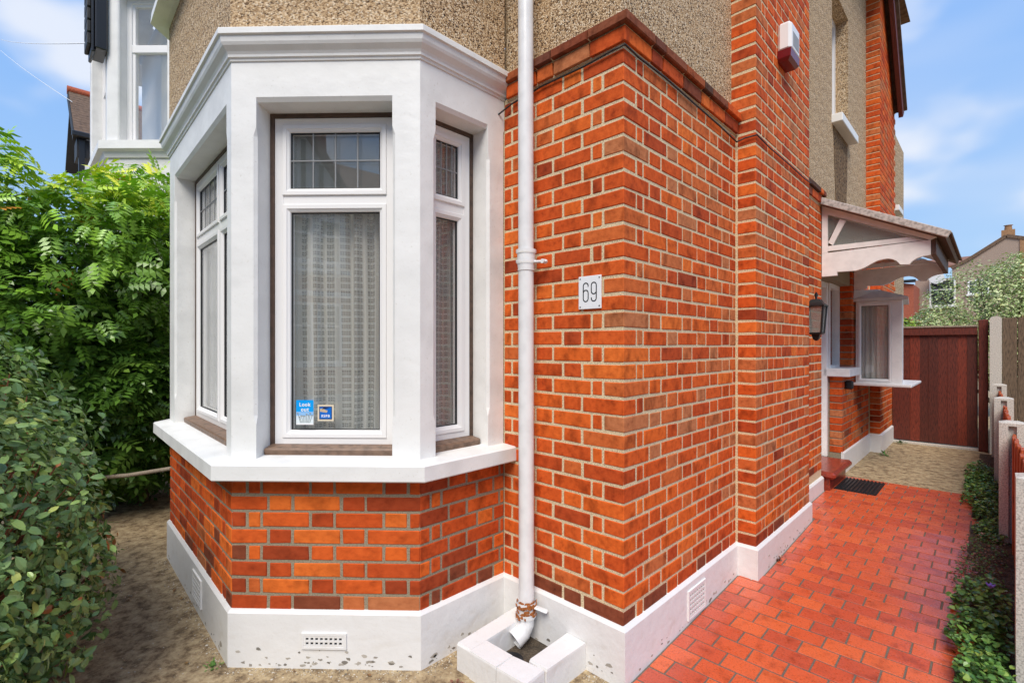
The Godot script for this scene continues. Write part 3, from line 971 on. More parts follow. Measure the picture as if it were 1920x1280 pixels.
func make_entrance(house: Node) -> void:
	# brick below and beyond the sidelight, the door in its frame, the tiled step
	var bed := MB.new()
	bed.box(Vector3(-0.30, 0.12, -4.7445), Vector3(-0.0055, 1.16, -4.2655))
	bed.box(Vector3(-0.30, 0.12, -5.8), Vector3(-0.0055, 2.75, -4.7555))
	bed.box(Vector3(-0.30, 2.13, -4.75), Vector3(-0.02, 2.75, -3.39))
	var pier := put("door_pier", bed, M.mortar_grey, house)
	var bm := MB.new()
	for r in 33:
		var y := 0.33 + COURSE * (r + 0.5)
		for part in [[-4.26, -4.74, 0.12, 1.16], [-4.75, -5.79, 1.16, 2.72], [-4.745, -5.79, 0.12, 1.16]]:
			if y < part[2] or y > part[3]:
				continue
			var z: float = part[0]
			var hd := r % 2 == 0
			var first := true
			while z > part[1] + 0.02:
				var l := minf(0.102 if hd else 0.215, z - part[1])
				hd = not hd
				var c := tone("side") if rng.randf() < 0.7 else tone("damp")
				bm.col = Color(TONES[c][0], TONES[c][1], TONES[c][2])
				var dp := 0.115 if first else 0.035
				bm.bbox(Transform3D(Basis(), Vector3(-dp * 0.5, y, z - l * 0.5)), Vector3(dp, 0.064, l), 0.004, 0.0015, rng)
				first = false
				z -= l + 0.0105
	stuff(put("brickwork", bm, M.brick, pier))
	var sl := group_node("sidelight", house)
	var t := face(Vector2(0, -4.26), Vector2(0, -4.75))
	var f := MB.new()
	f.ring(t, 0.0, 0.49, 1.20, 2.13, [Vector2(0, -0.18), Vector2(0, -0.115), Vector2(0.045, -0.115), Vector2(0.05, -0.18)])
	put("frame", f, M.lilac, sl)
	pane(sl, t, 0.045, 0.445, 1.245, 2.085, -0.15, M.glass)
	var s := MB.new()
	s.bbox(Transform3D(Basis(), Vector3(-0.04, 1.18, -4.50)), Vector3(0.235, 0.085, 0.62), 0.006)
	put("sill", s, M.lilac, sl)
	var d := group_node("door", house)
	var jm := MB.new()
	jm.box(Vector3(-0.23, 0.29, -4.255), Vector3(-0.125, 2.13, -4.19), 0.004)
	jm.box(Vector3(-0.23, 0.29, -3.46), Vector3(-0.13, 2.13, -3.395), 0.004)
	jm.box(Vector3(-0.23, 2.07, -4.19), Vector3(-0.13, 2.13, -3.46), 0.004)
	put("frame", jm, M.lilac, d)
	var lf := MB.new()
	lf.box(Vector3(-0.215, 0.30, -4.19), Vector3(-0.17, 2.07, -3.46), 0.003)
	put("leaf", lf, M.lilac, d)
	var stp := MB.new()
	stp.box(Vector3(-0.25, 0.235, -4.16), Vector3(0.105, 0.30, -3.41), 0.022)
	stp.box(Vector3(-0.25, 0.10, -4.12), Vector3(0.055, 0.24, -3.44), 0.004)
	put("step", stp, M.red_paint, house)
	var inner := MB.new()
	inner.box(Vector3(-0.9, 0.2, -4.8), Vector3(-0.6, 2.4, -3.3))
	put("hall", inner, M.room, house)
	# box window standing out of the side wall
	var o := group_node("box_window", house)
	var ow := face(Vector2(0.015, -4.88), Vector2(0.43, -4.88))
	var of := MB.new()
	of.ring(ow, 0.0, 0.415, 1.045, 1.955, [Vector2(0, -0.05), Vector2(0, 0), Vector2(0.026, 0), Vector2(0.030, -0.05)])
	put("frame", of, M.lilac, o)
	sash(o, ow, 0.022, 0.322, 1.065, 1.935, 0.006, 0.03, false)
	var pst := MB.new()
	pst.box(Vector3(0.338, 1.045, -4.95), Vector3(0.43, 1.955, -4.879), 0.003)
	put("corner_post", pst, M.lilac, o)
	var o2 := face(Vector2(0.43, -4.90), Vector2(0.352, -5.72))
	var of2 := MB.new()
	of2.ring(o2, 0.0, 0.84, 1.045, 1.955, [Vector2(0, -0.05), Vector2(0, 0), Vector2(0.05, 0), Vector2(0.055, -0.05)])
	put("frame", of2, M.lilac, o)
	pane(o, o2, 0.05, 0.79, 1.095, 1.905, -0.025, M.glass)
	var osl := MB.new()
	osl.box(Vector3(-0.02, 1.015, -5.78), Vector3(0.515, 1.045, -4.80), 0.006)
	put("sill", osl, M.lilac, o)
	var orf := MB.new()
	orf.loft([ring_at([Vector2(0.0, -4.83), Vector2(0.485, -4.83), Vector2(0.40, -5.78), Vector2(0.0, -5.78)], 1.957), ring_at([Vector2(0.0, -4.83), Vector2(0.485, -4.83), Vector2(0.40, -5.78), Vector2(0.0, -5.78)], 1.985), ring_at([Vector2(0.0, -4.86), Vector2(0.20, -4.95), Vector2(0.2, -5.7), Vector2(0.0, -5.78)], 2.09)])
	put("roof", orf, M.lead_roof, o)
	# a curtain behind the box window
	var cm := MB.new()
	for i in 40:
		var x0 := 0.03 + 0.3 * i / 40.0
		var x1 := 0.03 + 0.3 * (i + 1) / 40.0
		cm.quad(Vector3(x0, 1.07, -4.99 + 0.014 * sin(i * 0.9)), Vector3(x1, 1.07, -4.99 + 0.014 * sin((i + 1) * 0.9)), Vector3(x1, 1.94, -4.99 + 0.014 * sin((i + 1) * 0.9)), Vector3(x0, 1.94, -4.99 + 0.014 * sin(i * 0.9)))
	tag(put("box_window_curtain", cm, mat("grey_curtain", lin(0.72, 0.70, 0.62), 0.95)), "pale grey gathered curtain inside the small projecting side window", "curtain")
	var bx := MB.new()
	bx.box(Vector3(0.0, 1.0, -4.42), Vector3(0.075, 1.09, -4.36), 0.012)
	tag(put("junction_box", bx, M.black), "small black box fixed to brick pier under white sidelight sill", "junction box")

# ---------------------------------------------------------------- fittings on the house
func make_fittings() -> void:
	# drainpipe
	var dp := group_node("drainpipe")
	tag(dp, "white painted cast iron drainpipe with rusty shoe in front of brick wall", "drainpipe")
	var c := Vector3(-0.497, 0, 0.075)
	var tube := MB.new()
	tube.tube([c + Vector3(-0.012, 6.0, 0), c + Vector3(-0.003, 1.9, 0), c + Vector3(0, 0.225, 0)], [0.0375, 0.0375, 0.0375], 24)
	put("pipe", tube, M.pipe, dp)
	var collar := MB.new()
	var rim := func(y: float, prof: Array, mb: MB) -> void:
		var pts := []
		var rad := []
		for p in prof:
			pts.append(c + Vector3(-0.002, y + p.y, 0))
			rad.append(p.x)
		mb.tube(pts, rad, 24)
	rim.call(1.87, [Vector2(0.040, -0.045), Vector2(0.042, -0.042), Vector2(0.040, -0.036), Vector2(0.043, -0.012), Vector2(0.050, -0.006), Vector2(0.050, 0.006), Vector2(0.043, 0.010), Vector2(0.044, 0.038), Vector2(0.050, 0.042), Vector2(0.050, 0.056), Vector2(0.0385, 0.060)], collar)
	put("collar", collar, M.pipe, dp)
	var lug := MB.new()
	lug.beam(c + Vector3(0.03, 1.865, -0.01), c + Vector3(0.095, 1.865, -0.045), 0.03, 0.012, 0.004)
	lug.tube([c + Vector3(0.085, 1.865, -0.045), c + Vector3(0.085, 1.865, -0.018)], [0.011, 0.011], 10)
	put("lug", lug, M.pipe, dp)
	var shoe_collar := MB.new()
	rim.call(0.19, [Vector2(0.040, -0.058), Vector2(0.044, -0.05), Vector2(0.050, -0.042), Vector2(0.050, -0.03), Vector2(0.043, -0.022), Vector2(0.042, 0.008), Vector2(0.049, 0.014), Vector2(0.049, 0.026), Vector2(0.042, 0.032), Vector2(0.0385, 0.04)], shoe_collar)
	put("shoe_collar", shoe_collar, M.pipe, dp)
	var rust := MB.new()
	for k in 80:
		var a := rng.randf_range(-1.9, 1.6) + 0.78
		var y := rng.randf_range(0.145, 0.225)
		var r := 0.0445 + (0.006 if (y > 0.147 and y < 0.162) or (y > 0.2 and y < 0.218) else 0.0)
		var d := Vector3(sin(a), 0, cos(a))
		var x := Vector3(cos(a), 0, -sin(a))
		var pts := PackedVector2Array()
		var m := 7
		for i in m:
			pts.append(Vector2(cos(TAU * i / m) * rng.randf_range(0.004, 0.015), sin(TAU * i / m) * rng.randf_range(0.003, 0.009)))
		rust.plate(Transform3D(Basis(x, Vector3.UP, d), c + Vector3(-0.002, y, 0) + d * r), pts, -0.002, 0.0012)
	stuff(put("rust_patches", rust, M.rust, dp))
	var lug2 := MB.new()
	lug2.beam(c + Vector3(0.035, 0.20, -0.01), c + Vector3(0.10, 0.185, -0.04), 0.028, 0.012, 0.004)
	put("lug", lug2, M.pipe, dp)
	var shoe := MB.new()
	shoe.tube([c + Vector3(0, 0.15, 0), c + Vector3(0, 0.11, 0.004), c + Vector3(0, 0.078, 0.03), c + Vector3(-0.01, 0.055, 0.075)], [0.039, 0.040, 0.042, 0.045], 20, false)
	shoe.tube([c + Vector3(-0.01, 0.055, 0.075), c + Vector3(-0.005, 0.07, 0.045), c + Vector3(0, 0.085, 0.02)], [0.038, 0.036, 0.034], 20, false)
	put("shoe", shoe, M.pipe, dp)
	# gully surround: three kerbs round an open drain
	var gs := group_node("drain_surround")
	tag(gs, "cracked white painted kerb around the drain below the drainpipe", "drain")
	var arm := func(a: Vector2, b: Vector2, w0: float, w1: float) -> void:
		var d := (b - a).normalized()
		var n := Vector2(-d.y, d.x)
		var mb := MB.new()
		var base := [a + n * w0, b + n * w1, b, a]
		var j := [Vector2(rng.randf_range(-0.004, 0.004), rng.randf_range(-0.004, 0.004)), Vector2(rng.randf_range(-0.004, 0.004), 0.003)]
		var top := base.map(func(p): return p.lerp((a + b) * 0.5 + n * w0 * 0.5, 0.03) + j[0] * 0.5)
		mb.loft([ring_at(base, -0.02), ring_at(base, 0.09), ring_at(base.map(func(p): return p + j[0] * 0.2), 0.112), ring_at(top, 0.122)])
		put("kerb", mb, M.plinth, gs)
	arm.call(Vector2(-0.625, 0.016), Vector2(-0.60, 0.425), -0.095, -0.085)
	arm.call(Vector2(-0.517, 0.425), Vector2(-0.352, 0.42), -0.105, -0.105)
	arm.call(Vector2(-0.349, 0.42), Vector2(-0.19, 0.41), -0.105, -0.12)
	arm.call(Vector2(-0.19, 0.285), Vector2(-0.185, 0.018), -0.10, -0.11)
	var hole := MB.new()
	hole.box(Vector3(-0.53, 0.004, 0.018), Vector3(-0.29, 0.010, 0.31))
	put("drain_bed", hole, M.soil, gs)
	var grate := MB.new()
	grate.tube([Vector3(-0.46, 0.008, 0.22), Vector3(-0.46, 0.016, 0.22)], [0.06, 0.058], 16)
	put("drain_mouth", grate, M.gasket, gs)
	# number plate
	var np := group_node("number_plate")
	tag(np, "white enamel plate with black number 69 on brick corner", "house number")
	var nt := face(Vector2(-0.234, 0.0), Vector2(0, 0)) * Transform3D(Basis(), Vector3(0, 1.626, 0))
	var plate := MB.new()
	plate.bbox(nt * Transform3D(Basis(), Vector3(0.062, 0.0745, 0.005)), Vector3(0.124, 0.149, 0.005), 0.0015)
	put("plate", plate, M.enamel, np)
	for k in 2:
		var pts := []
		# a six drawn as a stroke; the nine is the same turned round
		for i in 11:
			var a := lerpf(-0.25, PI, i / 10.0)
			pts.append(Vector2(0.0135 * cos(a), 0.0285 + 0.0135 * sin(a)))
		for i in 13:
			var a := lerpf(PI, TAU, i / 12.0)
			pts.append(Vector2(0.0135 * cos(a), -0.0285 + 0.0135 * sin(a)))
		for i in 13:
			var a := lerpf(0.0, PI * 0.93, i / 12.0)
			pts.append(Vector2(0.0135 * cos(a), -0.004 + 0.0135 * sin(a)))
		var dg := MB.new()
		for i in pts.size() - 1:
			var a: Vector2 = pts[i]
			var b: Vector2 = pts[i + 1]
			if k == 1:
				a = -a
				b = -b
			var s := (b - a).normalized() * 0.0006
			var nn := Vector2(-(b - a).y, (b - a).x).normalized() * 0.0024
			var off := Vector2(0.041 if k == 0 else 0.085, 0.076)
			dg.plate(nt, PackedVector2Array([a - s + nn + off, a - s - nn + off, b + s - nn + off, b + s + nn + off]), 0.0075, 0.0083)
		put("digit", dg, M.ink, np)
	for q in [Vector2(0.010, 0.010), Vector2(0.114, 0.012), Vector2(0.010, 0.138), Vector2(0.114, 0.138)]:
		var sc := MB.new()
		sc.tube([nt * Vector3(q.x, q.y, 0.0075), nt * Vector3(q.x, q.y, 0.0095)], [0.0034, 0.0026], 8)
		put("screw", sc, M.ink, np)
	# alarm box
	var al := group_node("alarm_box")
	tag(al, "white burglar alarm box with dark red base high on brick chimney breast", "alarm box")
	var ab := MB.new()
	ab.bbox(Transform3D(Basis(), Vector3(0.158, 3.47, -1.78)), Vector3(0.085, 0.19, 0.20), 0.018)
	put("cover", ab, M.pvc, al)
	var ar := MB.new()
	ar.loft([ring_at([Vector2(0.118, -1.70), Vector2(0.178, -1.70), Vector2(0.178, -1.86), Vector2(0.118, -1.86)], 3.315), ring_at([Vector2(0.118, -1.685), Vector2(0.196, -1.685), Vector2(0.196, -1.875), Vector2(0.118, -1.875)], 3.335), ring_at([Vector2(0.118, -1.682), Vector2(0.199, -1.682), Vector2(0.199, -1.878), Vector2(0.118, -1.878)], 3.385)])
	put("lens", ar, M.red_plastic, al)
	var lb := MB.new()
	lb.box(Vector3(0.2006, 3.41, -1.85), Vector3(0.202, 3.50, -1.72))
	put("label_plate", lb, M.grey_label, al)
	# lantern
	var ln := group_node("wall_lantern")
	tag(ln, "black four sided wall lantern on brick wall beside entrance", "lantern")
	var lc := Vector3(0.125, 0, -2.64)
	var sq := func(y: float, r: float) -> PackedVector3Array:
		return ring_at([Vector2(lc.x - r, lc.z + r), Vector2(lc.x + r, lc.z + r), Vector2(lc.x + r, lc.z - r), Vector2(lc.x - r, lc.z - r)], y)
	var cap := MB.new()
	cap.loft([sq.call(1.772, 0.070), sq.call(1.778, 0.070), sq.call(1.80, 0.045), sq.call(1.825, 0.032), sq.call(1.83, 0.02)])
	cap.tube([lc + Vector3(0, 1.825, 0), lc + Vector3(0, 1.845, 0), lc + Vector3(0, 1.855, 0), lc + Vector3(0, 1.87, 0), lc + Vector3(0, 1.885, 0)], [0.008, 0.008, 0.014, 0.012, 0.003], 10)
	put("cap", cap, M.black, ln)
	var base := MB.new()
	base.loft([sq.call(1.50, 0.008), sq.call(1.515, 0.02), sq.call(1.545, 0.026), sq.call(1.555, 0.048), sq.call(1.565, 0.048)])
	put("base", base, M.black, ln)
	var cage := MB.new()
	for s in [Vector2(-1, -1), Vector2(1, -1), Vector2(1, 1), Vector2(-1, 1)]:
		cage.beam(lc + Vector3(s.x * 0.044, 1.56, s.y * 0.044), lc + Vector3(s.x * 0.060, 1.775, s.y * 0.060), 0.012, 0.012, 0.002)
	put("cage", cage, M.black, ln)
	var gl := MB.new()
	gl.loft([sq.call(1.565, 0.041), sq.call(1.772, 0.056)], false)
	put("glass", gl, M.patterned, ln)
	var br := MB.new()
	br.box(Vector3(0.0, 1.60, -2.67), Vector3(0.02, 1.75, -2.61), 0.004)
	br.beam(Vector3(0.01, 1.69, -2.64), Vector3(0.07, 1.69, -2.64), 0.02, 0.02)
	put("bracket", br, M.black, ln)
	# the black cable under the coping
	var cb := MB.new()
	var path := [Vector3(-0.735, 3.3, 0.045), Vector3(-0.735, 2.86, 0.035), Vector3(-0.742, 2.76, 0.06), Vector3(-0.765, 2.70, 0.075), Vector3(-0.75, 2.66, 0.05), Vector3(-0.66, 2.715, 0.012), Vector3(-0.45, 2.732, 0.011), Vector3(-0.2, 2.728, 0.011), Vector3(-0.05, 2.736, 0.012), Vector3(0.012, 2.738, 0.010), Vector3(0.012, 2.73, -0.1), Vector3(0.012, 2.736, -0.35), Vector3(0.011, 2.725, -0.7), Vector3(0.012, 2.715, -1.0), Vector3(0.012, 2.70, -1.26), Vector3(0.06, 2.712, -1.266), Vector3(0.126, 2.712, -1.27), Vector3(0.128, 2.70, -1.5), Vector3(0.127, 2.705, -1.9), Vector3(0.128, 2.70, -2.3), Vector3(0.127, 2.71, -2.47)]
	var cr := []
	for p in path:
		cr.append(0.0045)
	cb.tube(path, cr, 6)
	tag(put("cable", cb, M.cable), "thin black cable clipped under brick coping and along chimney breast", "cable")
	var c2 := MB.new()
	c2.tube([Vector3(-0.745, 5.0, 0.02), Vector3(-0.742, 4.0, 0.018), Vector3(-0.738, 3.2, 0.03), Vector3(-0.735, 2.95, 0.05)], [0.005, 0.005, 0.005, 0.005], 6)
	tag(put("cable", c2, M.cable), "black cable running down pebbledash wall beside the bay cornice", "cable")
	# stickers inside the glass
	var ch := face(QB, PB)
	var zz := -0.112
	var s1 := group_node("window_sticker")
	tag(s1, "blue sticker reading Look out with white flowers on window glass", "sticker")
	var card := MB.new()
	var x0 := 0.248
	var y0 := 1.088
	for i in 6:
		var ya := y0 + 0.112 * i / 6.0
		var yb := y0 + 0.112 * (i + 1) / 6.0
		var mixc := func(k: float) -> Color: return Color(0.72, 0.80, 0.82).lerp(Color(0.0, 0.32, 0.80), smoothstep(0.15, 0.6, k))
		card.col = mixc.call((i + 0.5) / 6.0)
		card.box(ch * Vector3(x0, ya, zz), ch * Vector3(x0, ya, zz))
		card.quad(ch * Vector3(x0, ya, zz), ch * Vector3(x0 + 0.084, ya, zz), ch * Vector3(x0 + 0.084, yb, zz), ch * Vector3(x0, yb, zz))
	card.col = Color(0.8, 0.8, 0.8)
	card.quad(ch * Vector3(x0, y0 - 0.006, zz), ch * Vector3(x0 + 0.084, y0 - 0.006, zz), ch * Vector3(x0 + 0.084, y0, zz), ch * Vector3(x0, y0, zz))
	put("card", card, M.print, s1)
	for k in 2:
		word(s1, "Look" if k == 0 else "out", 22, ch * Transform3D(Basis(), Vector3(x0 + 0.042, y0 + (0.090 if k == 0 else 0.066), zz + 0.0006)), 0.0011, M.pvc)
	var fl := MB.new()
	for k in 9:
		var bx := x0 + 0.02 + 0.045 * k / 8.0
		var ht := rng.randf_range(0.03, 0.05)
		var lean := (k - 4) * 0.003
		fl.col = Color(0.12, 0.15, 0.14)
		fl.plate(ch, PackedVector2Array([Vector2(bx, y0 + 0.004), Vector2(bx + 0.002, y0 + 0.004), Vector2(bx + lean + 0.0015, y0 + ht), Vector2(bx + lean, y0 + ht)]), zz + 0.0004, zz + 0.0008)
		fl.col = Color(0.30, 0.33, 0.33)
		var hp := PackedVector2Array()
		for i in 6:
			hp.append(Vector2(bx + lean + cos(TAU * i / 6) * 0.0045, y0 + ht + sin(TAU * i / 6) * 0.0035))
		fl.plate(ch, hp, zz + 0.0009, zz + 0.0012)
	put("flowers", fl, M.print, s1)
	var s2 := group_node("window_sticker")
	tag(s2, "square cream sticker with blue panel, bird and letters RSPB on glass", "sticker")
	var x2 := 0.352
	var y2 := 1.10
	var sqr := func(mb: MB, c_: Color, a: float, z: float, ylo := 0.0, yhi := 1.0) -> void:
		mb.col = c_
		mb.plate(ch, PackedVector2Array([Vector2(x2 + a, y2 + maxf(a, 0.078 * ylo)), Vector2(x2 + 0.078 - a, y2 + maxf(a, 0.078 * ylo)), Vector2(x2 + 0.078 - a, y2 + minf(0.078 - a, 0.078 * yhi)), Vector2(x2 + a, y2 + minf(0.078 - a, 0.078 * yhi))]), zz + z, zz + z + 0.0004)
	var p2 := MB.new()
	sqr.call(p2, Color(0.70, 0.60, 0.45), 0.0, 0.0)
	sqr.call(p2, Color(0.05, 0.05, 0.06), 0.008, 0.0005)
	sqr.call(p2, Color(0.0, 0.13, 0.55), 0.011, 0.001)
	p2.col = Color(0.55, 0.42, 0.28)
	p2.plate(ch, PackedVector2Array([Vector2(x2 + 0.012, y2 + 0.045), Vector2(x2 + 0.045, y2 + 0.040), Vector2(x2 + 0.05, y2 + 0.05), Vector2(x2 + 0.036, y2 + 0.054), Vector2(x2 + 0.028, y2 + 0.062), Vector2(x2 + 0.012, y2 + 0.058)]), zz + 0.0015, zz + 0.0019)
	p2.col = Color(0.02, 0.02, 0.025)
	p2.plate(ch, PackedVector2Array([Vector2(x2 + 0.022, y2 + 0.056), Vector2(x2 + 0.06, y2 + 0.064), Vector2(x2 + 0.03, y2 + 0.066)]), zz + 0.002, zz + 0.0024)
	put("card", p2, M.print, s2)
	word(s2, "RSPB", 18, ch * Transform3D(Basis(), Vector3(x2 + 0.039, y2 + 0.024, zz + 0.0016)), 0.00098, M.pvc)

func word(parent: Node, text: String, size: int, t: Transform3D, px: float, m: Material) -> void:
	var tm := TextMesh.new()
	tm.text = text
	var sf := SystemFont.new()
	sf.font_names = PackedStringArray(["Droid Sans"])
	sf.font_weight = 700
	tm.font = sf
	tm.font_size = size
	tm.pixel_size = px
	tm.depth = 0.0006
	var o := put_mesh("lettering", tm, m, parent)
	o.transform = t

# ---------------------------------------------------------------- porch canopy, doormat
func make_canopy() -> void:
	var c := group_node("porch_canopy")
	tag(c, "white timber porch canopy with patterned glass sides over side entrance", "canopy")
	var scroll := PackedVector2Array([Vector2(0.0, 2.305), Vector2(0.763, 2.318), Vector2(0.763, 2.197), Vector2(0.713, 2.192), Vector2(0.672, 2.178), Vector2(0.645, 2.158), Vector2(0.628, 2.135), Vector2(0.568, 2.141), Vector2(0.547, 2.171), Vector2(0.52, 2.19), Vector2(0.486, 2.201), Vector2(0.45, 2.199), Vector2(0.412, 2.191), Vector2(0.37, 2.17), Vector2(0.336, 2.149), Vector2(0.30, 2.133), Vector2(0.259, 2.122), Vector2(0.119, 2.126), Vector2(0.119, 2.094), Vector2(0.0, 2.094)])
	for z in [-3.42, -4.88]:
		var t := Transform3D(Basis(), Vector3(0.004, 0, z))
		var b := MB.new()
		b.plate(t, scroll, 0.0, 0.04)
		put("bracket", b, M.lilac, c)
		var fr := MB.new()
		fr.plate(t, PackedVector2Array([Vector2(0, 2.308), Vector2(0.045, 2.308), Vector2(0.045, 2.66), Vector2(0, 2.69)]), -0.002, 0.036)
		fr.plate(t, PackedVector2Array([Vector2(0.045, 2.322), Vector2(0.70, 2.322), Vector2(0.61, 2.362), Vector2(0.045, 2.368)]), -0.001, 0.037)
		fr.plate(t, PackedVector2Array([Vector2(0, 2.69), Vector2(0.045, 2.655), Vector2(0.762, 2.318), Vector2(0.80, 2.335), Vector2(0.0, 2.745)]), -0.003, 0.041)
		fr.plate(t, PackedVector2Array([Vector2(0.05, 2.40), Vector2(0.085, 2.37), Vector2(0.185, 2.575), Vector2(0.14, 2.598)]), -0.0015, 0.0375)
		put("side_frame", fr, M.lilac, c)
		var g := MB.new()
		g.plate(t, PackedVector2Array([Vector2(0.09, 2.36), Vector2(0.63, 2.36), Vector2(0.18, 2.58)]), 0.014, 0.020)
		put("glass", g, M.patterned, c)
		var g2 := MB.new()
		g2.plate(t, PackedVector2Array([Vector2(0.04, 2.42), Vector2(0.14, 2.60), Vector2(0.04, 2.65)]), 0.014, 0.020)
		put("glass", g2, M.patterned, c)
	var rf := MB.new()
	rf.loft([PackedVector3Array([Vector3(-0.02, 2.762, -3.33), Vector3(0.86, 2.31, -3.33), Vector3(0.86, 2.31, -5.08), Vector3(-0.02, 2.762, -5.08)]), PackedVector3Array([Vector3(-0.02, 2.79, -3.33), Vector3(0.875, 2.34, -3.33), Vector3(0.875, 2.34, -5.08), Vector3(-0.02, 2.79, -5.08)])])
	put("roof_board", rf, M.roof_wood, c)
	var vg := MB.new()
	vg.beam(Vector3(-0.005, 2.782, -3.314), Vector3(0.885, 2.332, -3.314), 0.03, 0.056, 0.004)
	put("verge", vg, M.verge, c)
	for k in 12:
		var tl := MB.new()
		tl.bbox(Transform3D(Basis(Vector3(0, 0, 1), -0.47), Vector3(0.845, 2.372, -3.42 - 0.145 * k)), Vector3(0.12, 0.014, 0.138), 0.003)
		put("roof_tile", tl, M.roof_tile, c)
	var top := MB.new()
	top.loft([PackedVector3Array([Vector3(-0.02, 2.792, -3.34), Vector3(0.80, 2.380, -3.34), Vector3(0.80, 2.380, -5.07), Vector3(-0.02, 2.792, -5.07)]), PackedVector3Array([Vector3(-0.02, 2.806, -3.34), Vector3(0.80, 2.395, -3.34), Vector3(0.80, 2.395, -5.07), Vector3(-0.02, 2.806, -5.07)])])
	put("roof_covering", top, M.roof_tile, c)
	var bm := MB.new()
	bm.box(Vector3(0.765, 2.20, -4.9), Vector3(0.80, 2.335, -3.40), 0.003)
	put("fascia", bm, M.roof_wood, c)
	var cl := MB.new()
	cl.loft([PackedVector3Array([Vector3(0.005, 2.69, -3.43), Vector3(0.75, 2.312, -3.43), Vector3(0.75, 2.312, -4.83), Vector3(0.005, 2.69, -4.83)]), PackedVector3Array([Vector3(0.005, 2.70, -3.43), Vector3(0.75, 2.322, -3.43), Vector3(0.75, 2.322, -4.83), Vector3(0.005, 2.70, -4.83)])])
	put("ceiling_board", cl, M.lilac, c)
	var m := group_node("doormat")
	tag(m, "black ribbed rubber doormat on red tiles in front of the step", "doormat")
	var bk := MB.new()
	bk.box(Vector3(0.06, 0.124, -4.08), Vector3(0.385, 0.128, -3.55), 0.001)
	put("backing", bk, M.gasket, m)
	for k in 11:
		var rb := MB.new()
		rb.box(Vector3(0.067 + 0.0295 * k, 0.1275, -4.075), Vector3(0.083 + 0.0295 * k, 0.139, -3.555), 0.003)
		put("rib", rb, M.black, m)

# ---------------------------------------------------------------- ground, path, street
func path_y(z: float) -> float:
	return clampf(0.015 - 0.04 * z, 0.0, 0.123)

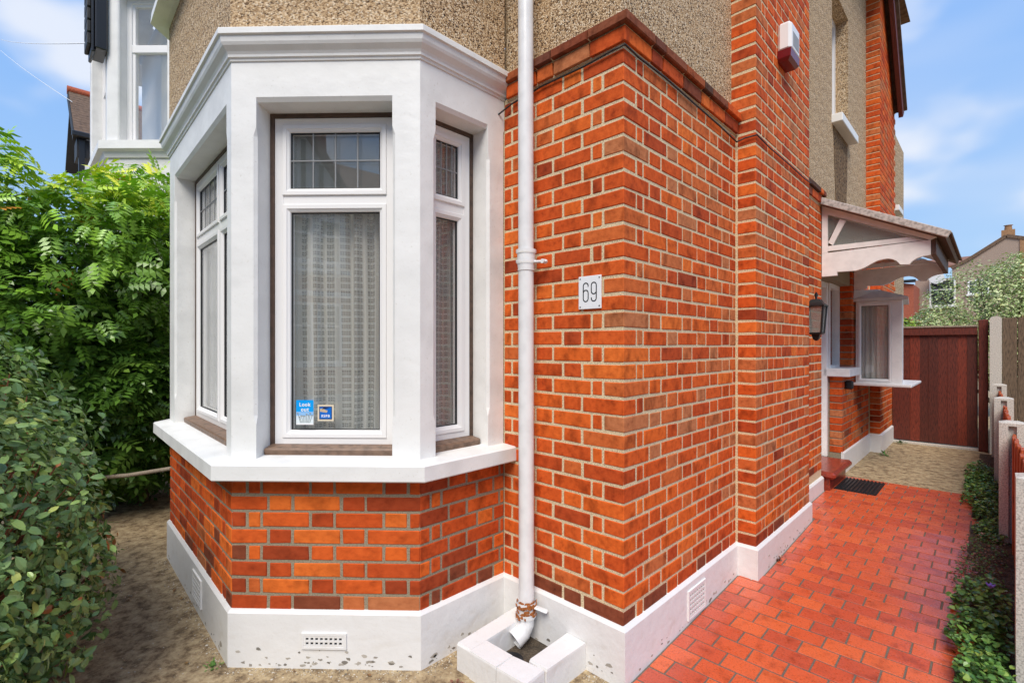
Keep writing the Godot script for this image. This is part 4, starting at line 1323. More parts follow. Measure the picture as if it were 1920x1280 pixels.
func make_ground() -> void:
	var g := MB.new()
	g.box(Vector3(-150, -0.3, -150), Vector3(150, 0.0, 150))
	structure(put("ground", g, M.concrete))
	var bed := MB.new()
	var cuts := [1.6, 0.375, 0.0, -2.7, -4.14]
	for i in cuts.size() - 1:
		var za: float = cuts[i]
		var zb: float = cuts[i + 1]
		bed.quad_o(Vector3(0.0, path_y(za) - 0.0015, za), Vector3(1.10, path_y(za) - 0.0015, za), Vector3(1.10, path_y(zb) - 0.0015, zb), Vector3(0.0, path_y(zb) - 0.0015, zb), Vector3.UP)
		bed.quad_o(Vector3(1.10, path_y(za) - 0.0015, za), Vector3(1.10, -0.02, za), Vector3(1.10, -0.02, zb), Vector3(1.10, path_y(zb) - 0.0015, zb), Vector3.RIGHT)
		bed.quad_o(Vector3(0.0, path_y(za) - 0.0015, za), Vector3(0.0, -0.02, za), Vector3(0.0, -0.02, zb), Vector3(0.0, path_y(zb) - 0.0015, zb), Vector3.LEFT)
	var path := structure(put("tile_path", bed, M.joint))
	var pal := [Color(0.703, 0.124, 0.040), Color(0.681, 0.113, 0.037), Color(0.749, 0.142, 0.044), Color(0.612, 0.098, 0.039), Color(0.703, 0.121, 0.040), Color(0.567, 0.092, 0.040), Color(0.725, 0.132, 0.047)]
	var shared := {}
	var more := MB.new()
	var tl := 0.152
	var tw := 0.108
	var row := 0
	var z := 0.80
	var count := 0
	while z > -4.10:
		var x := 0.022 if z > -1.30 or z < -2.49 else 0.139
		var shift := 0.0 if row % 2 == 0 else tl * 0.5
		var xs := [x]
		var nx := ceilf((x - 0.022 - shift) / tl + 0.001) * tl + 0.022 + shift
		while nx < 1.03:
			if nx > x + 0.02:
				xs.append(nx)
			nx += tl
		var edge := 1.035 + rng.randf_range(-0.03, 0.03)
		xs.append(maxf(edge, xs[xs.size() - 1] + 0.06))
		for i in xs.size() - 1:
			var l: float = xs[i + 1] - xs[i] - 0.008
			if l < 0.015:
				continue
			var k := rng.randi_range(0, pal.size() - 1)
			var at := Vector3(xs[i] + l * 0.5 + 0.003, path_y(z - tw * 0.5) + rng.randf_range(-0.0008, 0.0008), z - tw * 0.5)
			var tilt := Basis(Vector3.RIGHT, 0.04 if z < 0.0 and z > -2.7 else 0.0).rotated(Vector3(0, 0, 1), rng.randf_range(-0.004, 0.004)).rotated(Vector3.UP, rng.randf_range(-0.006, 0.006))
			var tr := Transform3D(tilt, at - Vector3(0, 0.006, 0))
			if z < 0.36:
				var key := "%d_%d" % [roundi(l * 250.0), k]
				if not shared.has(key):
					var q := MB.new()
					q.col = pal[k]
					q.bbox(Transform3D(), Vector3(roundi(l * 250.0) / 250.0, 0.016, tw - 0.0085), 0.0014, 0.0010, rng)
					shared[key] = q.mesh()
				put_mesh("tile", shared[key], M.tile, path).transform = tr
				count += 1
			else:
				more.col = pal[k]
				more.bbox(tr, Vector3(l, 0.016, tw - 0.0085), 0.0014, 0.0010, rng)
		z -= tw
		row += 1
	stuff(put("tiles", more, M.tile, path))
	print("tiles ", count)
	var rp := MB.new()
	rp.box(Vector3(0.0, -0.02, -9.0), Vector3(1.15, 0.121, -4.12))
	structure(put("rear_path", rp, M.concrete))
	var so := MB.new()
	for i in 24:
		var za := 1.4 - i * 0.33
		var zb := za - 0.33
		so.quad_o(Vector3(1.01, path_y(za) + 0.006 + 0.01 * sin(i * 2.1), za), Vector3(1.40, path_y(za) + 0.02, za), Vector3(1.40, path_y(zb) + 0.02, zb), Vector3(1.01, path_y(zb) + 0.006 + 0.01 * sin(i * 2.1 + 2.1), zb), Vector3.UP)
	structure(put("soil_border", so, M.soil))
	var pv := MB.new()
	pv.box(Vector3(-60, -0.02, 3.4), Vector3(60, 0.012, 5.2))
	structure(put("pavement", pv, M.paving))
	var rd := MB.new()
	rd.box(Vector3(-60, -0.02, 5.2), Vector3(60, 0.006, 10.2))
	structure(put("road", rd, M.asphalt))
	var pv2 := MB.new()
	pv2.box(Vector3(-60, -0.02, 10.2), Vector3(60, 0.11, 12.0))
	structure(put("pavement", pv2, M.paving))

# ---------------------------------------------------------------- fences and gate
func make_fences() -> void:
	var f := group_node("low_fence")
	tag(f, "low fence of grooved concrete posts and orange red boards beside tiled path", "fence")
	var zs := [-1.11, -2.88, -4.68, -6.45]
	var xs := [1.195, 1.156, 1.135, 1.115]
	for i in 4:
		var y0 := 0.0
		var top := 0.93 + 0.025 * i
		var x: float = xs[i]
		var z: float = zs[i]
		var outline := [Vector2(x, z + 0.06), Vector2(x + 0.045, z + 0.06), Vector2(x + 0.045, z + 0.03), Vector2(x + 0.085, z + 0.03), Vector2(x + 0.085, z + 0.06), Vector2(x + 0.13, z + 0.06), Vector2(x + 0.13, z - 0.06), Vector2(x + 0.085, z - 0.06), Vector2(x + 0.085, z - 0.03), Vector2(x + 0.045, z - 0.03), Vector2(x + 0.045, z - 0.06), Vector2(x, z - 0.06)]
		var p := MB.new()
		p.loft([ring_at(outline, y0), ring_at(outline, top - 0.03)])
		var capo := [Vector2(x, z + 0.06), Vector2(x + 0.13, z + 0.06), Vector2(x + 0.13, z - 0.06), Vector2(x, z - 0.06)]
		p.loft([ring_at(capo, top - 0.03), ring_at(capo, top - 0.012), ring_at(capo.map(func(q): return q.lerp(Vector2(x + 0.065, z), 0.55)), top)])
		put("post", p, M.concrete_post, f)
		if i < 3:
			var z2: float = zs[i + 1]
			var n := 15
			for k in n:
				var za := lerpf(z - 0.035, z2 + 0.035, float(k) / n)
				var zb := lerpf(z - 0.035, z2 + 0.035, float(k + 1) / n)
				var xb := lerpf(x, xs[i + 1], (k + 0.5) / n) + 0.056
				var b := MB.new()
				b.box(Vector3(xb + (0.008 if k % 2 == 0 else 0.0), 0.10, zb + 0.003), Vector3(xb + 0.016 + (0.008 if k % 2 == 0 else 0.0), top - 0.05 + rng.randf_range(-0.012, 0.012), za - 0.003), 0.002)
				put("board", b, M.orange_wood, f)
	# gate across the side path
	var g := group_node("gate")
	tag(g, "dark red brown boarded gate across the end of side path", "gate")
	var n := 9
	for k in n:
		var b := MB.new()
		var x0 := 0.125 + 0.86 * k / n
		b.box(Vector3(x0 - 0.004, 0.165, -6.83 - (0.004 if k % 2 else 0.0)), Vector3(x0 + 0.86 / n + 0.004, 1.66, -6.81 - (0.004 if k % 2 else 0.0)), 0.003)
		put("board", b, [M.gate, M.gate_light, M.gate_dark, M.gate, M.gate_dark][(k * 3) % 5], g)
	var rl := MB.new()
	rl.box(Vector3(0.125, 1.60, -6.808), Vector3(0.985, 1.70, -6.775), 0.004)
	put("top_rail", rl, M.gate, g)
	var rc := MB.new()
	rc.box(Vector3(0.12, 1.70, -6.84), Vector3(0.99, 1.722, -6.765), 0.004)
	put("cap_rail", rc, M.weathered, g)
	var gp := MB.new()
	gp.box(Vector3(0.995, 0.1, -6.86), Vector3(1.085, 1.79, -6.76), 0.006)
	put("gate_post", gp, M.gate, g)
	var sl := MB.new()
	sl.box(Vector3(0.12, 0.10, -6.87), Vector3(1.0, 0.15, -6.77), 0.004)
	put("threshold", sl, M.concrete_post, g)
	# tall fence beyond
	var t := group_node("tall_fence")
	tag(t, "tall weathered brown board fence with round topped concrete post beside gate", "fence")
	var po := MB.new()
	var pts := PackedVector2Array([Vector2(1.098, 0.1), Vector2(1.205, 0.1), Vector2(1.205, 1.78)])
	for i in 9:
		var a := PI * i / 8.0
		pts.append(Vector2(1.1515 + 0.0535 * cos(a), 1.79 + 0.035 * sin(a)))
	pts.append(Vector2(1.098, 1.78))
	po.plate(Transform3D(Basis(), Vector3(0, 0, -6.65)), pts, -0.1, 0.0)
	put("post", po, M.concrete_post, t)
	for k in 9:
		var b := MB.new()
		var x0 := 1.205 + 0.135 * k
		b.box(Vector3(x0 + 0.003, 0.1, -6.72 - 0.012 * (k % 2)), Vector3(x0 + 0.132, 1.80 + 0.002 * k, -6.70 - 0.012 * (k % 2)), 0.003)
		put("board", b, M.grey_wood, t)
	for k in 22:
		var b := MB.new()
		var z0 := -6.75 - 0.14 * k
		b.box(Vector3(1.30, 0.1, z0 - 0.135), Vector3(1.32, 1.80, z0), 0.003)
		put("board", b, M.grey_wood, t)

# ---------------------------------------------------------------- houses round about
func simple_window(parent: Node, t: Transform3D, w: float, h: float, m: Material = null) -> void:
	var win := group_node("window", parent)
	var f := MB.new()
	f.ring(t, 0, w, 0, h, [Vector2(0, 0), Vector2(0, 0.04), Vector2(0.08, 0.04), Vector2(0.085, 0.0)])
	f.bbox(t * Transform3D(Basis(), Vector3(w * 0.5, h * 0.62, 0.02)), Vector3(w - 0.12, 0.06, 0.03))
	put("frame", f, M.plain_white, win)
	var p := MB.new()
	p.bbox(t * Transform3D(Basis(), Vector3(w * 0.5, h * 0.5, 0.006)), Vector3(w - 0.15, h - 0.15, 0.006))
	put("pane", p, m if m else M.dark_room_pane, win)
	var s := MB.new()
	s.bbox(t * Transform3D(Basis(), Vector3(w * 0.5, -0.05, 0.06)), Vector3(w + 0.16, 0.09, 0.14))
	put("sill", s, M.plain_white, win)

func make_neighbour() -> void:
	var h := group_node("neighbour_house")
	tag(h, "white roughcast neighbouring house with upper bay window and black barge board", "house")
	var bay := [Vector2(-9.0, 0.0), Vector2(-8.4, 0.0), Vector2(-8.4, 0.5), Vector2(-7.85, 1.06), Vector2(-6.10, 1.06), Vector2(-5.52, 0.50), Vector2(-5.52, 0.0), Vector2(-4.2, 0.0)]
	var w := MB.new()
	w.sweep(bay, [Vector2(0, 3.62), Vector2(0, 0.86)])
	put("bay_wall", w, M.roughcast, h)
	# as on the house next door: brick under the sill, a rendered plinth below
	var lb := MB.new()
	lb.sweep(bay, [Vector2(-0.004, 0.90), Vector2(-0.004, 0.2)])
	put("brick_base", lb, M.far_red, h)
	var np := MB.new()
	np.sweep(bay, [Vector2(-0.02, 0.26), Vector2(0.016, 0.25), Vector2(0.016, -0.05), Vector2(-0.02, -0.05)])
	put("plinth", np, M.plinth, h)
	var gs := MB.new()
	gs.sweep(bay, [Vector2(-0.1, 0.945), Vector2(0.085, 0.935), Vector2(0.09, 0.865), Vector2(-0.1, 0.865)])
	put("stone_sill", gs, M.white, h)
	var fw := MB.new()
	fw.box(Vector3(-11.0, 0.0, -5.0), Vector3(-4.22, 6.0, -0.06))
	put("house_wall", fw, M.roughcast, h)
	var s := MB.new()
	s.sweep(bay, [Vector2(-0.2, 3.80), Vector2(0.08, 3.775), Vector2(0.085, 3.68), Vector2(0.04, 3.66), Vector2(0.02, 3.60), Vector2(-0.2, 3.60)])
	put("sill", s, M.white, h)
	# upper bay: piers with the windows set back between them
	var ch := face(Vector2(-6.10, 1.06), Vector2(-5.52, 0.50))
	for q in [[0.0, 0.13], [0.68, 0.806]]:
		var p := MB.new()
		p.bbox(ch * Transform3D(Basis(), Vector3((q[0] + q[1]) * 0.5, 4.7, -0.075)), Vector3(q[1] - q[0], 1.86, 0.15), 0.012)
		put("pier", p, M.white, h)
	var fr := face(Vector2(-7.85, 1.06), Vector2(-6.10, 1.06))
	for q in [[1.60, 1.745], [0.0, 0.14]]:
		var p := MB.new()
		p.bbox(fr * Transform3D(Basis(), Vector3((q[0] + q[1]) * 0.5, 4.7, -0.075)), Vector3(q[1] - q[0], 1.86, 0.15), 0.012)
		put("pier", p, M.white, h)
	for q in [[ch, 0.13, 0.68], [fr, 0.14, 1.60], [face(Vector2(-5.52, 0.50), Vector2(-5.52, 0.0)), 0.05, 0.45]]:
		var win := group_node("window", h)
		var f := MB.new()
		var t: Transform3D = q[0]
		f.ring(t, q[1], q[2], 3.78, 5.5, [Vector2(0, -0.18), Vector2(0, -0.12), Vector2(0.055, -0.12), Vector2(0.06, -0.135), Vector2(0.085, -0.14), Vector2(0.09, -0.18)])
		f.bbox(t * Transform3D(Basis(), Vector3((q[1] + q[2]) * 0.5, 4.92, -0.15)), Vector3(q[2] - q[1] - 0.1, 0.09, 0.05), 0.004)
		put("frame", f, M.pvc, win)
		pane(win, t, q[1] + 0.08, q[2] - 0.08, 3.87, 5.42, -0.16, M.glass)
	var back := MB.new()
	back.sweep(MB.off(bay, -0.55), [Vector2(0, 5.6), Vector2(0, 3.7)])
	put("bright_pane_backing", back, M.plain_white, h)  # white sheet added behind the panes, standing for their bright reflection
	var top := MB.new()
	top.sweep(bay, [Vector2(-0.5, 6.2), Vector2(0.02, 6.2), Vector2(0.02, 5.52), Vector2(-0.5, 5.52)])
	put("upper_wall", top, M.roughcast, h)
	# ground-floor window on the splay
	simple_window(h, ch * Transform3D(Basis(), Vector3(0.10, 1.05, 0.0)), 0.6, 1.5)
	# gable roof overhanging the bay, its foot with a black barge board
	var bb := MB.new()
	bb.box(Vector3(-6.42, 4.80, 1.062), Vector3(-6.05, 6.8, 1.17), 0.01)
	bb.box(Vector3(-6.42, 4.76, 1.17), Vector3(-6.08, 6.8, 1.20), 0.01)
	put("barge_board", bb, M.black, h)
	var ro := MB.new()
	for k in 14:
		ro.box(Vector3(-6.42, 4.84 + 0.14 * k, 1.20), Vector3(-6.10, 4.965 + 0.14 * k, 1.235), 0.008)
	put("hung_tiles", ro, M.timber_black, h)
	# the next house along the street
	var n := group_node("street_house")
	tag(n, "distant house with brown tiled roof and black gutter along the street", "house")
	var nw := MB.new()
	nw.plate(Transform3D(), PackedVector2Array([Vector2(-15.9, 0), Vector2(-13.15, 0), Vector2(-13.15, 6.0), Vector2(-14.5, 7.3), Vector2(-15.9, 6.0)]), -6.0, 0.5)
	put("wall", nw, M.roughcast, n)
	var deck := MB.new()
	deck.plate(Transform3D(), PackedVector2Array([Vector2(-12.98, 6.04), Vector2(-14.5, 7.45), Vector2(-16.05, 6.04), Vector2(-16.05, 5.94), Vector2(-14.5, 7.33), Vector2(-12.98, 5.94)]), -6.2, 0.84)
	var slope := put("roof", deck, M.timber_black, n)
	for k in 17:
		var u := (k + 0.5) / 17.0
		var tl := MB.new()
		tl.bbox(Transform3D(Basis(Vector3(0, 0, 1), -0.70), Vector3(lerpf(-12.95, -14.5, u), lerpf(6.06, 7.49, u), -2.65)), Vector3(0.145, 0.035, 7.05), 0.008)
		put("tile_course", tl, M.roof_tile, slope)
	var rd := MB.new()
	rd.tube([Vector3(-14.5, 7.50, -6.2), Vector3(-14.5, 7.50, 0.9)], [0.1, 0.1], 8)
	put("ridge", rd, M.orange_wood, slope)
	var gut := MB.new()
	gut.beam(Vector3(-12.92, 6.0, -6.0), Vector3(-12.92, 6.0, 0.92), 0.12, 0.12, 0.02)
	gut.beam(Vector3(-13.05, 5.95, 0.75), Vector3(-13.05, 0.0, 0.75), 0.1, 0.1)
	put("gutter", gut, M.black, n)
	var sf := MB.new()
	sf.box(Vector3(-13.6, 5.55, 0.5), Vector3(-13.02, 5.95, 0.83))
	sf.beam(Vector3(-13.0, 5.96, 0.87), Vector3(-14.5, 7.36, 0.87), 0.05, 0.2)
	put("barge_board", sf, M.timber_black, n)
	# wires across the street
	for q in [[Vector3(-27.7, 13.9, 2.1), Vector3(-6.12, 4.85, 1.22), "upper"], [Vector3(-30.6, 14.66, 2.14), Vector3(-13.7, 6.95, 0.86), "lower"]]:
		var wr := MB.new()
		var pts := []
		var rad := []
		for i in 13:
			var k := i / 12.0
			var p: Vector3 = q[0].lerp(q[1], k)
			p.y -= 0.25 * k * (1.0 - k)
			pts.append(p)
			rad.append(0.007)
		wr.tube(pts, rad, 5)
		tag(put("telephone_wire", wr, M.plain_white), "thin pale telephone wire sagging across the sky to the neighbouring roof" if q[2] == "upper" else "thin pale telephone wire running towards the distant brown tiled roof", "wire")

func make_back_houses() -> void:
	var h := group_node("rear_house")
	tag(h, "distant rendered gable house with chimney and satellite dish behind pale shrub", "house")
	var Z := -36.0
	var t := Transform3D(Basis(), Vector3(0, 0, Z))
	var wall := MB.new()
	wall.plate(t, PackedVector2Array([Vector2(-2.2, 0), Vector2(2.35, 0), Vector2(2.35, 7.22), Vector2(1.62, 7.36), Vector2(0.1, 6.25), Vector2(-0.55, 5.9), Vector2(-0.55, 5.35), Vector2(-2.2, 5.35)]), -6.0, 0.0)
	put("wall", wall, M.render, h)
	var br := MB.new()
	br.plate(t, PackedVector2Array([Vector2(2.15, 0), Vector2(6.0, 0), Vector2(6.0, 5.2), Vector2(3.0, 6.9), Vector2(2.15, 7.24)]), -6.0, 0.05)
	put("brick_wall", br, M.far_brick, h)
	var cop := MB.new()
	cop.beam(Vector3(-0.6, 5.92, Z + 0.02), Vector3(0.1, 6.30, Z + 0.02), 0.12, 0.16)
	cop.beam(Vector3(0.1, 6.30, Z + 0.02), Vector3(1.64, 7.42, Z + 0.02), 0.12, 0.16)
	cop.beam(Vector3(1.64, 7.42, Z + 0.02), Vector3(3.0, 6.98, Z + 0.02), 0.12, 0.16)
	put("verge", cop, M.roof_tile, h)
	var chm := MB.new()
	chm.box(Vector3(1.45, 7.2, Z - 0.5), Vector3(1.98, 7.75, Z - 0.02))
	chm.tube([Vector3(1.72, 7.75, Z - 0.26), Vector3(1.72, 8.0, Z - 0.26), Vector3(1.72, 8.02, Z - 0.26)], [0.16, 0.14, 0.2], 12)
	put("chimney", chm, M.far_brick, h)
	var rf := MB.new()
	rf.loft([PackedVector3Array([Vector3(-3.0, 6.0, Z - 0.4), Vector3(0.8, 6.0, Z - 0.4), Vector3(0.8, 6.9, Z - 4.0), Vector3(-3.0, 6.85, Z - 4.0)]), PackedVector3Array([Vector3(-3.0, 6.15, Z - 0.4), Vector3(0.8, 6.15, Z - 0.4), Vector3(0.8, 7.05, Z - 4.0), Vector3(-3.0, 7.0, Z - 4.0)])])
	put("roof", rf, M.red_roof, h)
	simple_window(h, t * Transform3D(Basis(), Vector3(-1.55, 3.75, 0.01)), 1.15, 1.55)
	simple_window(h, t * Transform3D(Basis(), Vector3(0.1, 4.35, 0.01)), 0.9, 0.8)
	var d := MB.new()
	d.tube([Vector3(-1.25, 5.35, Z + 0.35), Vector3(-1.22, 5.36, Z + 0.40), Vector3(-1.2, 5.37, Z + 0.46)], [0.02, 0.28, 0.36], 18)
	tag(put("satellite_dish", d, M.dish), "grey satellite dish above upper window of distant rendered house", "satellite dish")
	var b := group_node("brick_outbuilding")
	tag(b, "distant orange brick building part hidden behind the porch canopy", "building")
	var bw := MB.new()
	bw.plate(Transform3D(Basis(), Vector3(0, 0, -33.0)), PackedVector2Array([Vector2(-6.5, 0), Vector2(-2.0, 0), Vector2(-2.0, 4.85), Vector2(-3.2, 5.1), Vector2(-6.5, 6.6)]), -3.0, 0.0)
	put("wall", bw, M.far_red, b)
	var bg := MB.new()
	bg.box(Vector3(-3.1, 4.95, -33.0), Vector3(-1.9, 5.1, -32.8))
	put("gutter", bg, M.black, b)

func make_street() -> void:
	# the terrace across the street, which the bay window mirrors
	for k in 6:
		var x := -8.0 + 6.2 * k
		var h := group_node("terrace_house")
		var side: String = ["first", "second", "third", "fourth", "fifth", "last"][k]
		tag(h, "%s house of red brick half timbered terrace across the street" % side, "house", "terrace across the street")
		var t := face(Vector2(x + 6.2, 13.4), Vector2(x, 13.4))
		var w := MB.new()
		w.bbox(t * Transform3D(Basis(), Vector3(3.1, 2.9, -4.0)), Vector3(6.18, 5.8, 8.0))
		put("wall", w, M.far_red, h)
		var bay := MB.new()
		bay.bbox(t * Transform3D(Basis(), Vector3(1.75, 1.45, 0.35)), Vector3(2.5, 2.9, 0.7))
		put("bay_wall", bay, M.far_red, h)
		var bay2 := MB.new()
		bay2.bbox(t * Transform3D(Basis(), Vector3(1.75, 4.6, 0.35)), Vector3(2.5, 2.0, 0.7))
		bay2.bbox(t * Transform3D(Basis(), Vector3(1.75, 2.95, 0.4)), Vector3(2.7, 0.14, 0.9))
		bay2.bbox(t * Transform3D(Basis(), Vector3(1.75, 3.62, 0.4)), Vector3(2.7, 0.12, 0.9))
		put("bay_upper", bay2, M.plain_white, h)
		for q in [[0.62, 0.95, 0.72], [1.46, 0.95, 0.72], [2.2, 0.95, 0.72]]:
			simple_window(h, t * Transform3D(Basis(), Vector3(q[0], q[1], 0.71)), q[2], 1.75)
			simple_window(h, t * Transform3D(Basis(), Vector3(q[0], 3.85, 0.71)), q[2], 1.3)
		simple_window(h, t * Transform3D(Basis(), Vector3(4.2, 3.85, 0.01)), 1.1, 1.3)
		var d := MB.new()
		d.bbox(t * Transform3D(Basis(), Vector3(4.7, 1.2, 0.03)), Vector3(1.0, 2.2, 0.08))
		put("door", d, M.plain_white if k % 2 else M.gate, h)
		var gb := MB.new()
		gb.plate(t, PackedVector2Array([Vector2(0.35, 5.55), Vector2(3.15, 5.55), Vector2(1.75, 7.5)]), -1.0, 0.75)
		put("gable", gb, M.plain_white, h)
		var tb := MB.new()
		for i in 5:
			var xx := 0.75 + 0.5 * i
			tb.bbox(t * Transform3D(Basis(), Vector3(xx, 5.58 + 0.5 * (1.0 - absf(xx - 1.75) / 1.4) * 1.6, 0.77)), Vector3(0.12, (1.0 - absf(xx - 1.75) / 1.4) * 1.75, 0.05))
		tb.bbox(t * Transform3D(Basis(), Vector3(1.75, 5.55, 0.77)), Vector3(2.9, 0.16, 0.08))
		put("timbers", tb, M.timber_black, h)
		var rf := MB.new()
		rf.plate(t * Transform3D(Basis(Vector3.UP, PI / 2), Vector3(0, 0, 0)), PackedVector2Array([Vector2(-0.35, 5.75), Vector2(8.3, 5.75), Vector2(4.0, 8.6)]), 0.0, 6.2)
		rf.plate(t, PackedVector2Array([Vector2(0.05, 5.45), Vector2(0.25, 5.45), Vector2(1.75, 7.45), Vector2(3.25, 5.45), Vector2(3.45, 5.45), Vector2(1.75, 7.8)]), -2.5, 0.95)
		put("roof", rf, M.red_roof, h)
		var cy := MB.new()
		cy.bbox(t * Transform3D(Basis(), Vector3(0.0, 8.6, -4.0)), Vector3(0.9, 1.6, 1.3))
		put("chimney", cy, M.far_red, h)
	var p := group_node("telegraph_pole")
	tag(p, "tall wooden telegraph pole standing on pavement across the street", "telegraph pole")
	var pm := MB.new()
	pm.tube([Vector3(5.1, 0, 11.0), Vector3(5.1, 5, 11.0), Vector3(5.1, 9.6, 11.0)], [0.15, 0.135, 0.11], 12)
	put("pole", pm, M.bark, p)
	var hd := MB.new()
	hd.tube([Vector3(5.1, 9.0, 11.0), Vector3(5.1, 9.15, 11.0)], [0.3, 0.3], 12)
	put("bracket", hd, M.black, p)

# ---------------------------------------------------------------- plants
# an oval leaf of length 1 along +x from its stalk, face up, folded a little along the middle
func leaf_mesh(col: Color, wide: float, fold: float, droop: float) -> ArrayMesh:
	var mb := MB.new()
	mb.col = col
	var xs := [0.0, 0.22, 0.5, 0.78, 1.0]
	var ws := [0.0, 0.75, 1.0, 0.68, 0.0]
	for i in 4:
		var m0 := Vector3(xs[i], -droop * xs[i] * xs[i], 0)
		var m1 := Vector3(xs[i + 1], -droop * xs[i + 1] * xs[i + 1], 0)
		for s in [-1.0, 1.0]:
			var e0: Vector3 = m0 + Vector3(0, fold * ws[i] * 0.5, s * wide * 0.5 * ws[i])
			var e1: Vector3 = m1 + Vector3(0, fold * ws[i + 1] * 0.5, s * wide * 0.5 * ws[i + 1])
			mb.quad_o(m0, m1, e1, e0, Vector3.UP)
			if i == 0:
				mb.tri_o(m0, m1, e1, Vector3.UP)
	return mb.mesh()

# a feathered leaf: pairs of leaflets on a stalk of length 1
func feather_mesh(col: Color, tip: Color) -> ArrayMesh:
	var mb := MB.new()
	var n := 4
	for i in n + 1:
		var x := 0.14 + 0.80 * i / n
		var y := -0.28 * x * x
		for s in ([0.0] if i == n else [-1.0, 1.0]):
			mb.col = col.lerp(tip, float(i) / n * 0.7)
			var dir := Vector3(1, -0.25, 0) if i == n else Vector3(0.45, -0.18, s).normalized()
			var base := Vector3(x, y, 0)
			var l := 0.46 if i < n else 0.42
			var side := dir.cross(Vector3.UP).normalized() * 0.105
			var mid := base + dir * l * 0.45 + Vector3(0, 0.012, 0)
			mb.tri_o(base, mid + side, mid, Vector3.UP)
			mb.tri_o(base, mid, mid - side, Vector3.UP)
			mb.tri_o(mid, mid + side, base + dir * l + Vector3(0, -0.03, 0), Vector3.UP)
			mb.tri_o(mid, base + dir * l + Vector3(0, -0.03, 0), mid - side, Vector3.UP)
	mb.col = col.lerp(Color(0.2, 0.2, 0.05), 0.4)
	mb.tube([Vector3(0, 0, 0), Vector3(0.5, -0.07, 0), Vector3(0.94, -0.247, 0)], [0.009, 0.007, 0.004], 3, false)
	return mb.mesh()

func seen_share(p: Vector3, size: float) -> float:
	var v := p - EYE
	var fwd := Vector3(-sin(deg_to_rad(YAW)), 0, -cos(deg_to_rad(YAW)))
	var d := v.dot(fwd)
	var s := v.dot(fwd.cross(Vector3.UP))
	if d < 0.3 or absf(s / d) > 1.03 or absf(v.y / d) > 0.69:
		return 0.0
	return size / d

# leaves: [Transform3D, palette number]; the `own` that show largest become parts, the rest one mass
func foliage(parent: Node, leaves: Array, meshes: Array, palette: Array, own: int, size: float, m: Material, plain: ArrayMesh) -> void:
	for q in leaves:
		q.append(seen_share(q[0].origin, size * q[0].basis.x.length()) * (0.5 + 0.5 * rng.randf()))
	leaves.sort_custom(func(a, b): return a[2] > b[2])
	own = mini(own, leaves.size())
	for i in own:
		var o := put_mesh("leaf", meshes[leaves[i][1]], m, parent)
		o.transform = leaves[i][0]
	var mm := MultiMesh.new()
	mm.transform_format = MultiMesh.TRANSFORM_3D
	mm.use_colors = true
	mm.mesh = plain
	mm.instance_count = leaves.size() - own
	for i in range(own, leaves.size()):
		mm.set_instance_transform(i - own, leaves[i][0])
		mm.set_instance_color(i - own, palette[leaves[i][1]])
	var mi := MultiMeshInstance3D.new()
	mi.multimesh = mm
	mi.material_override = m
	hang(mi, "foliage", parent)
	stuff(mi)

func aim(x: Vector3, up: Vector3, s: float, at: Vector3) -> Transform3D:
	x = x.normalized()
	var z := x.cross(up)
	z = x.cross(Vector3(0.3, 0.2, 1)).normalized() if z.length() < 0.05 else z.normalized()
	var y := z.cross(x).normalized()
	return Transform3D(Basis(x * s, y * s, z * s), at)

func rnd_dir() -> Vector3:
	var v := Vector3(rng.randfn(), rng.randfn(), rng.randfn())
	return v.normalized() if v.length() > 0.01 else Vector3.UP

func shell_bush(parent: Node, lobes: Array, count: int, size: float, palette: Array, weights: Array, own: int, wide: float, gloss: Material, up_bias := 0.35, floor_y := 0.05) -> void:
	var meshes := []
	for c in palette:
		meshes.append(leaf_mesh(c, wide, 0.10, 0.14))
	var plain := leaf_mesh(Color.WHITE, wide, 0.10, 0.14)
	var leaves := []
	var bump := noise(1.6, 77, FastNoiseLite.TYPE_SIMPLEX_SMOOTH, 3)
	for k in count:
		var l: Array = lobes[rng.randi_range(0, lobes.size() - 1)]
		var d := rnd_dir()
		var rr := 1.0 + 0.16 * bump.get_noise_3dv((l[0] + d * l[1]) * 1.7)
		var deep := 1.0 - absf(rng.randfn(0.0, 0.13))
		if rng.randf() < 0.04:
			deep += rng.randf_range(0.0, 0.09)
		var p: Vector3 = l[0] + Vector3(d.x * l[1].x, d.y * l[1].y, d.z * l[1].z) * rr * deep
		if p.y < floor_y:
			continue
		var out := Vector3(d.x / l[1].x, d.y / l[1].y, d.z / l[1].z).normalized()
		var n := (out * 0.6 + Vector3.UP * up_bias + rnd_dir() * 0.55).normalized()
		var dir := (out * 0.5 + rnd_dir()).normalized()
		dir = dir - n * dir.dot(n)
		if dir.length() < 0.1:
			continue
		var w := rng.randi_range(0, weights[weights.size() - 1])
		var ci := 0
		while ci < weights.size() - 1 and w > weights[ci]:
			ci += 1
		leaves.append([aim(dir, n, size * rng.randf_range(0.4, 1.2), p), ci])
	foliage(parent, leaves, meshes, palette, own, size, gloss, plain)

func twigs(parent: Node, lobes: Array, base: Vector3, count: int, m: Material, r := 0.004) -> void:
	var mb := MB.new()
	for k in count:
		var l: Array = lobes[k % lobes.size()]
		var d := rnd_dir()
		d.y = absf(d.y) * 0.8
		var tip: Vector3 = l[0] + Vector3(d.x * l[1].x, d.y * l[1].y, d.z * l[1].z) * rng.randf_range(0.9, 1.05)
		var mid: Vector3 = base.lerp(tip, 0.55) + rnd_dir() * 0.08
		mb.tube([base + rnd_dir() * 0.06 * Vector3(1, 0, 1), mid, tip], [r * 2.5, r * 1.5, r * 0.6], 5, false)
	stuff(put("twigs", mb, m, parent))

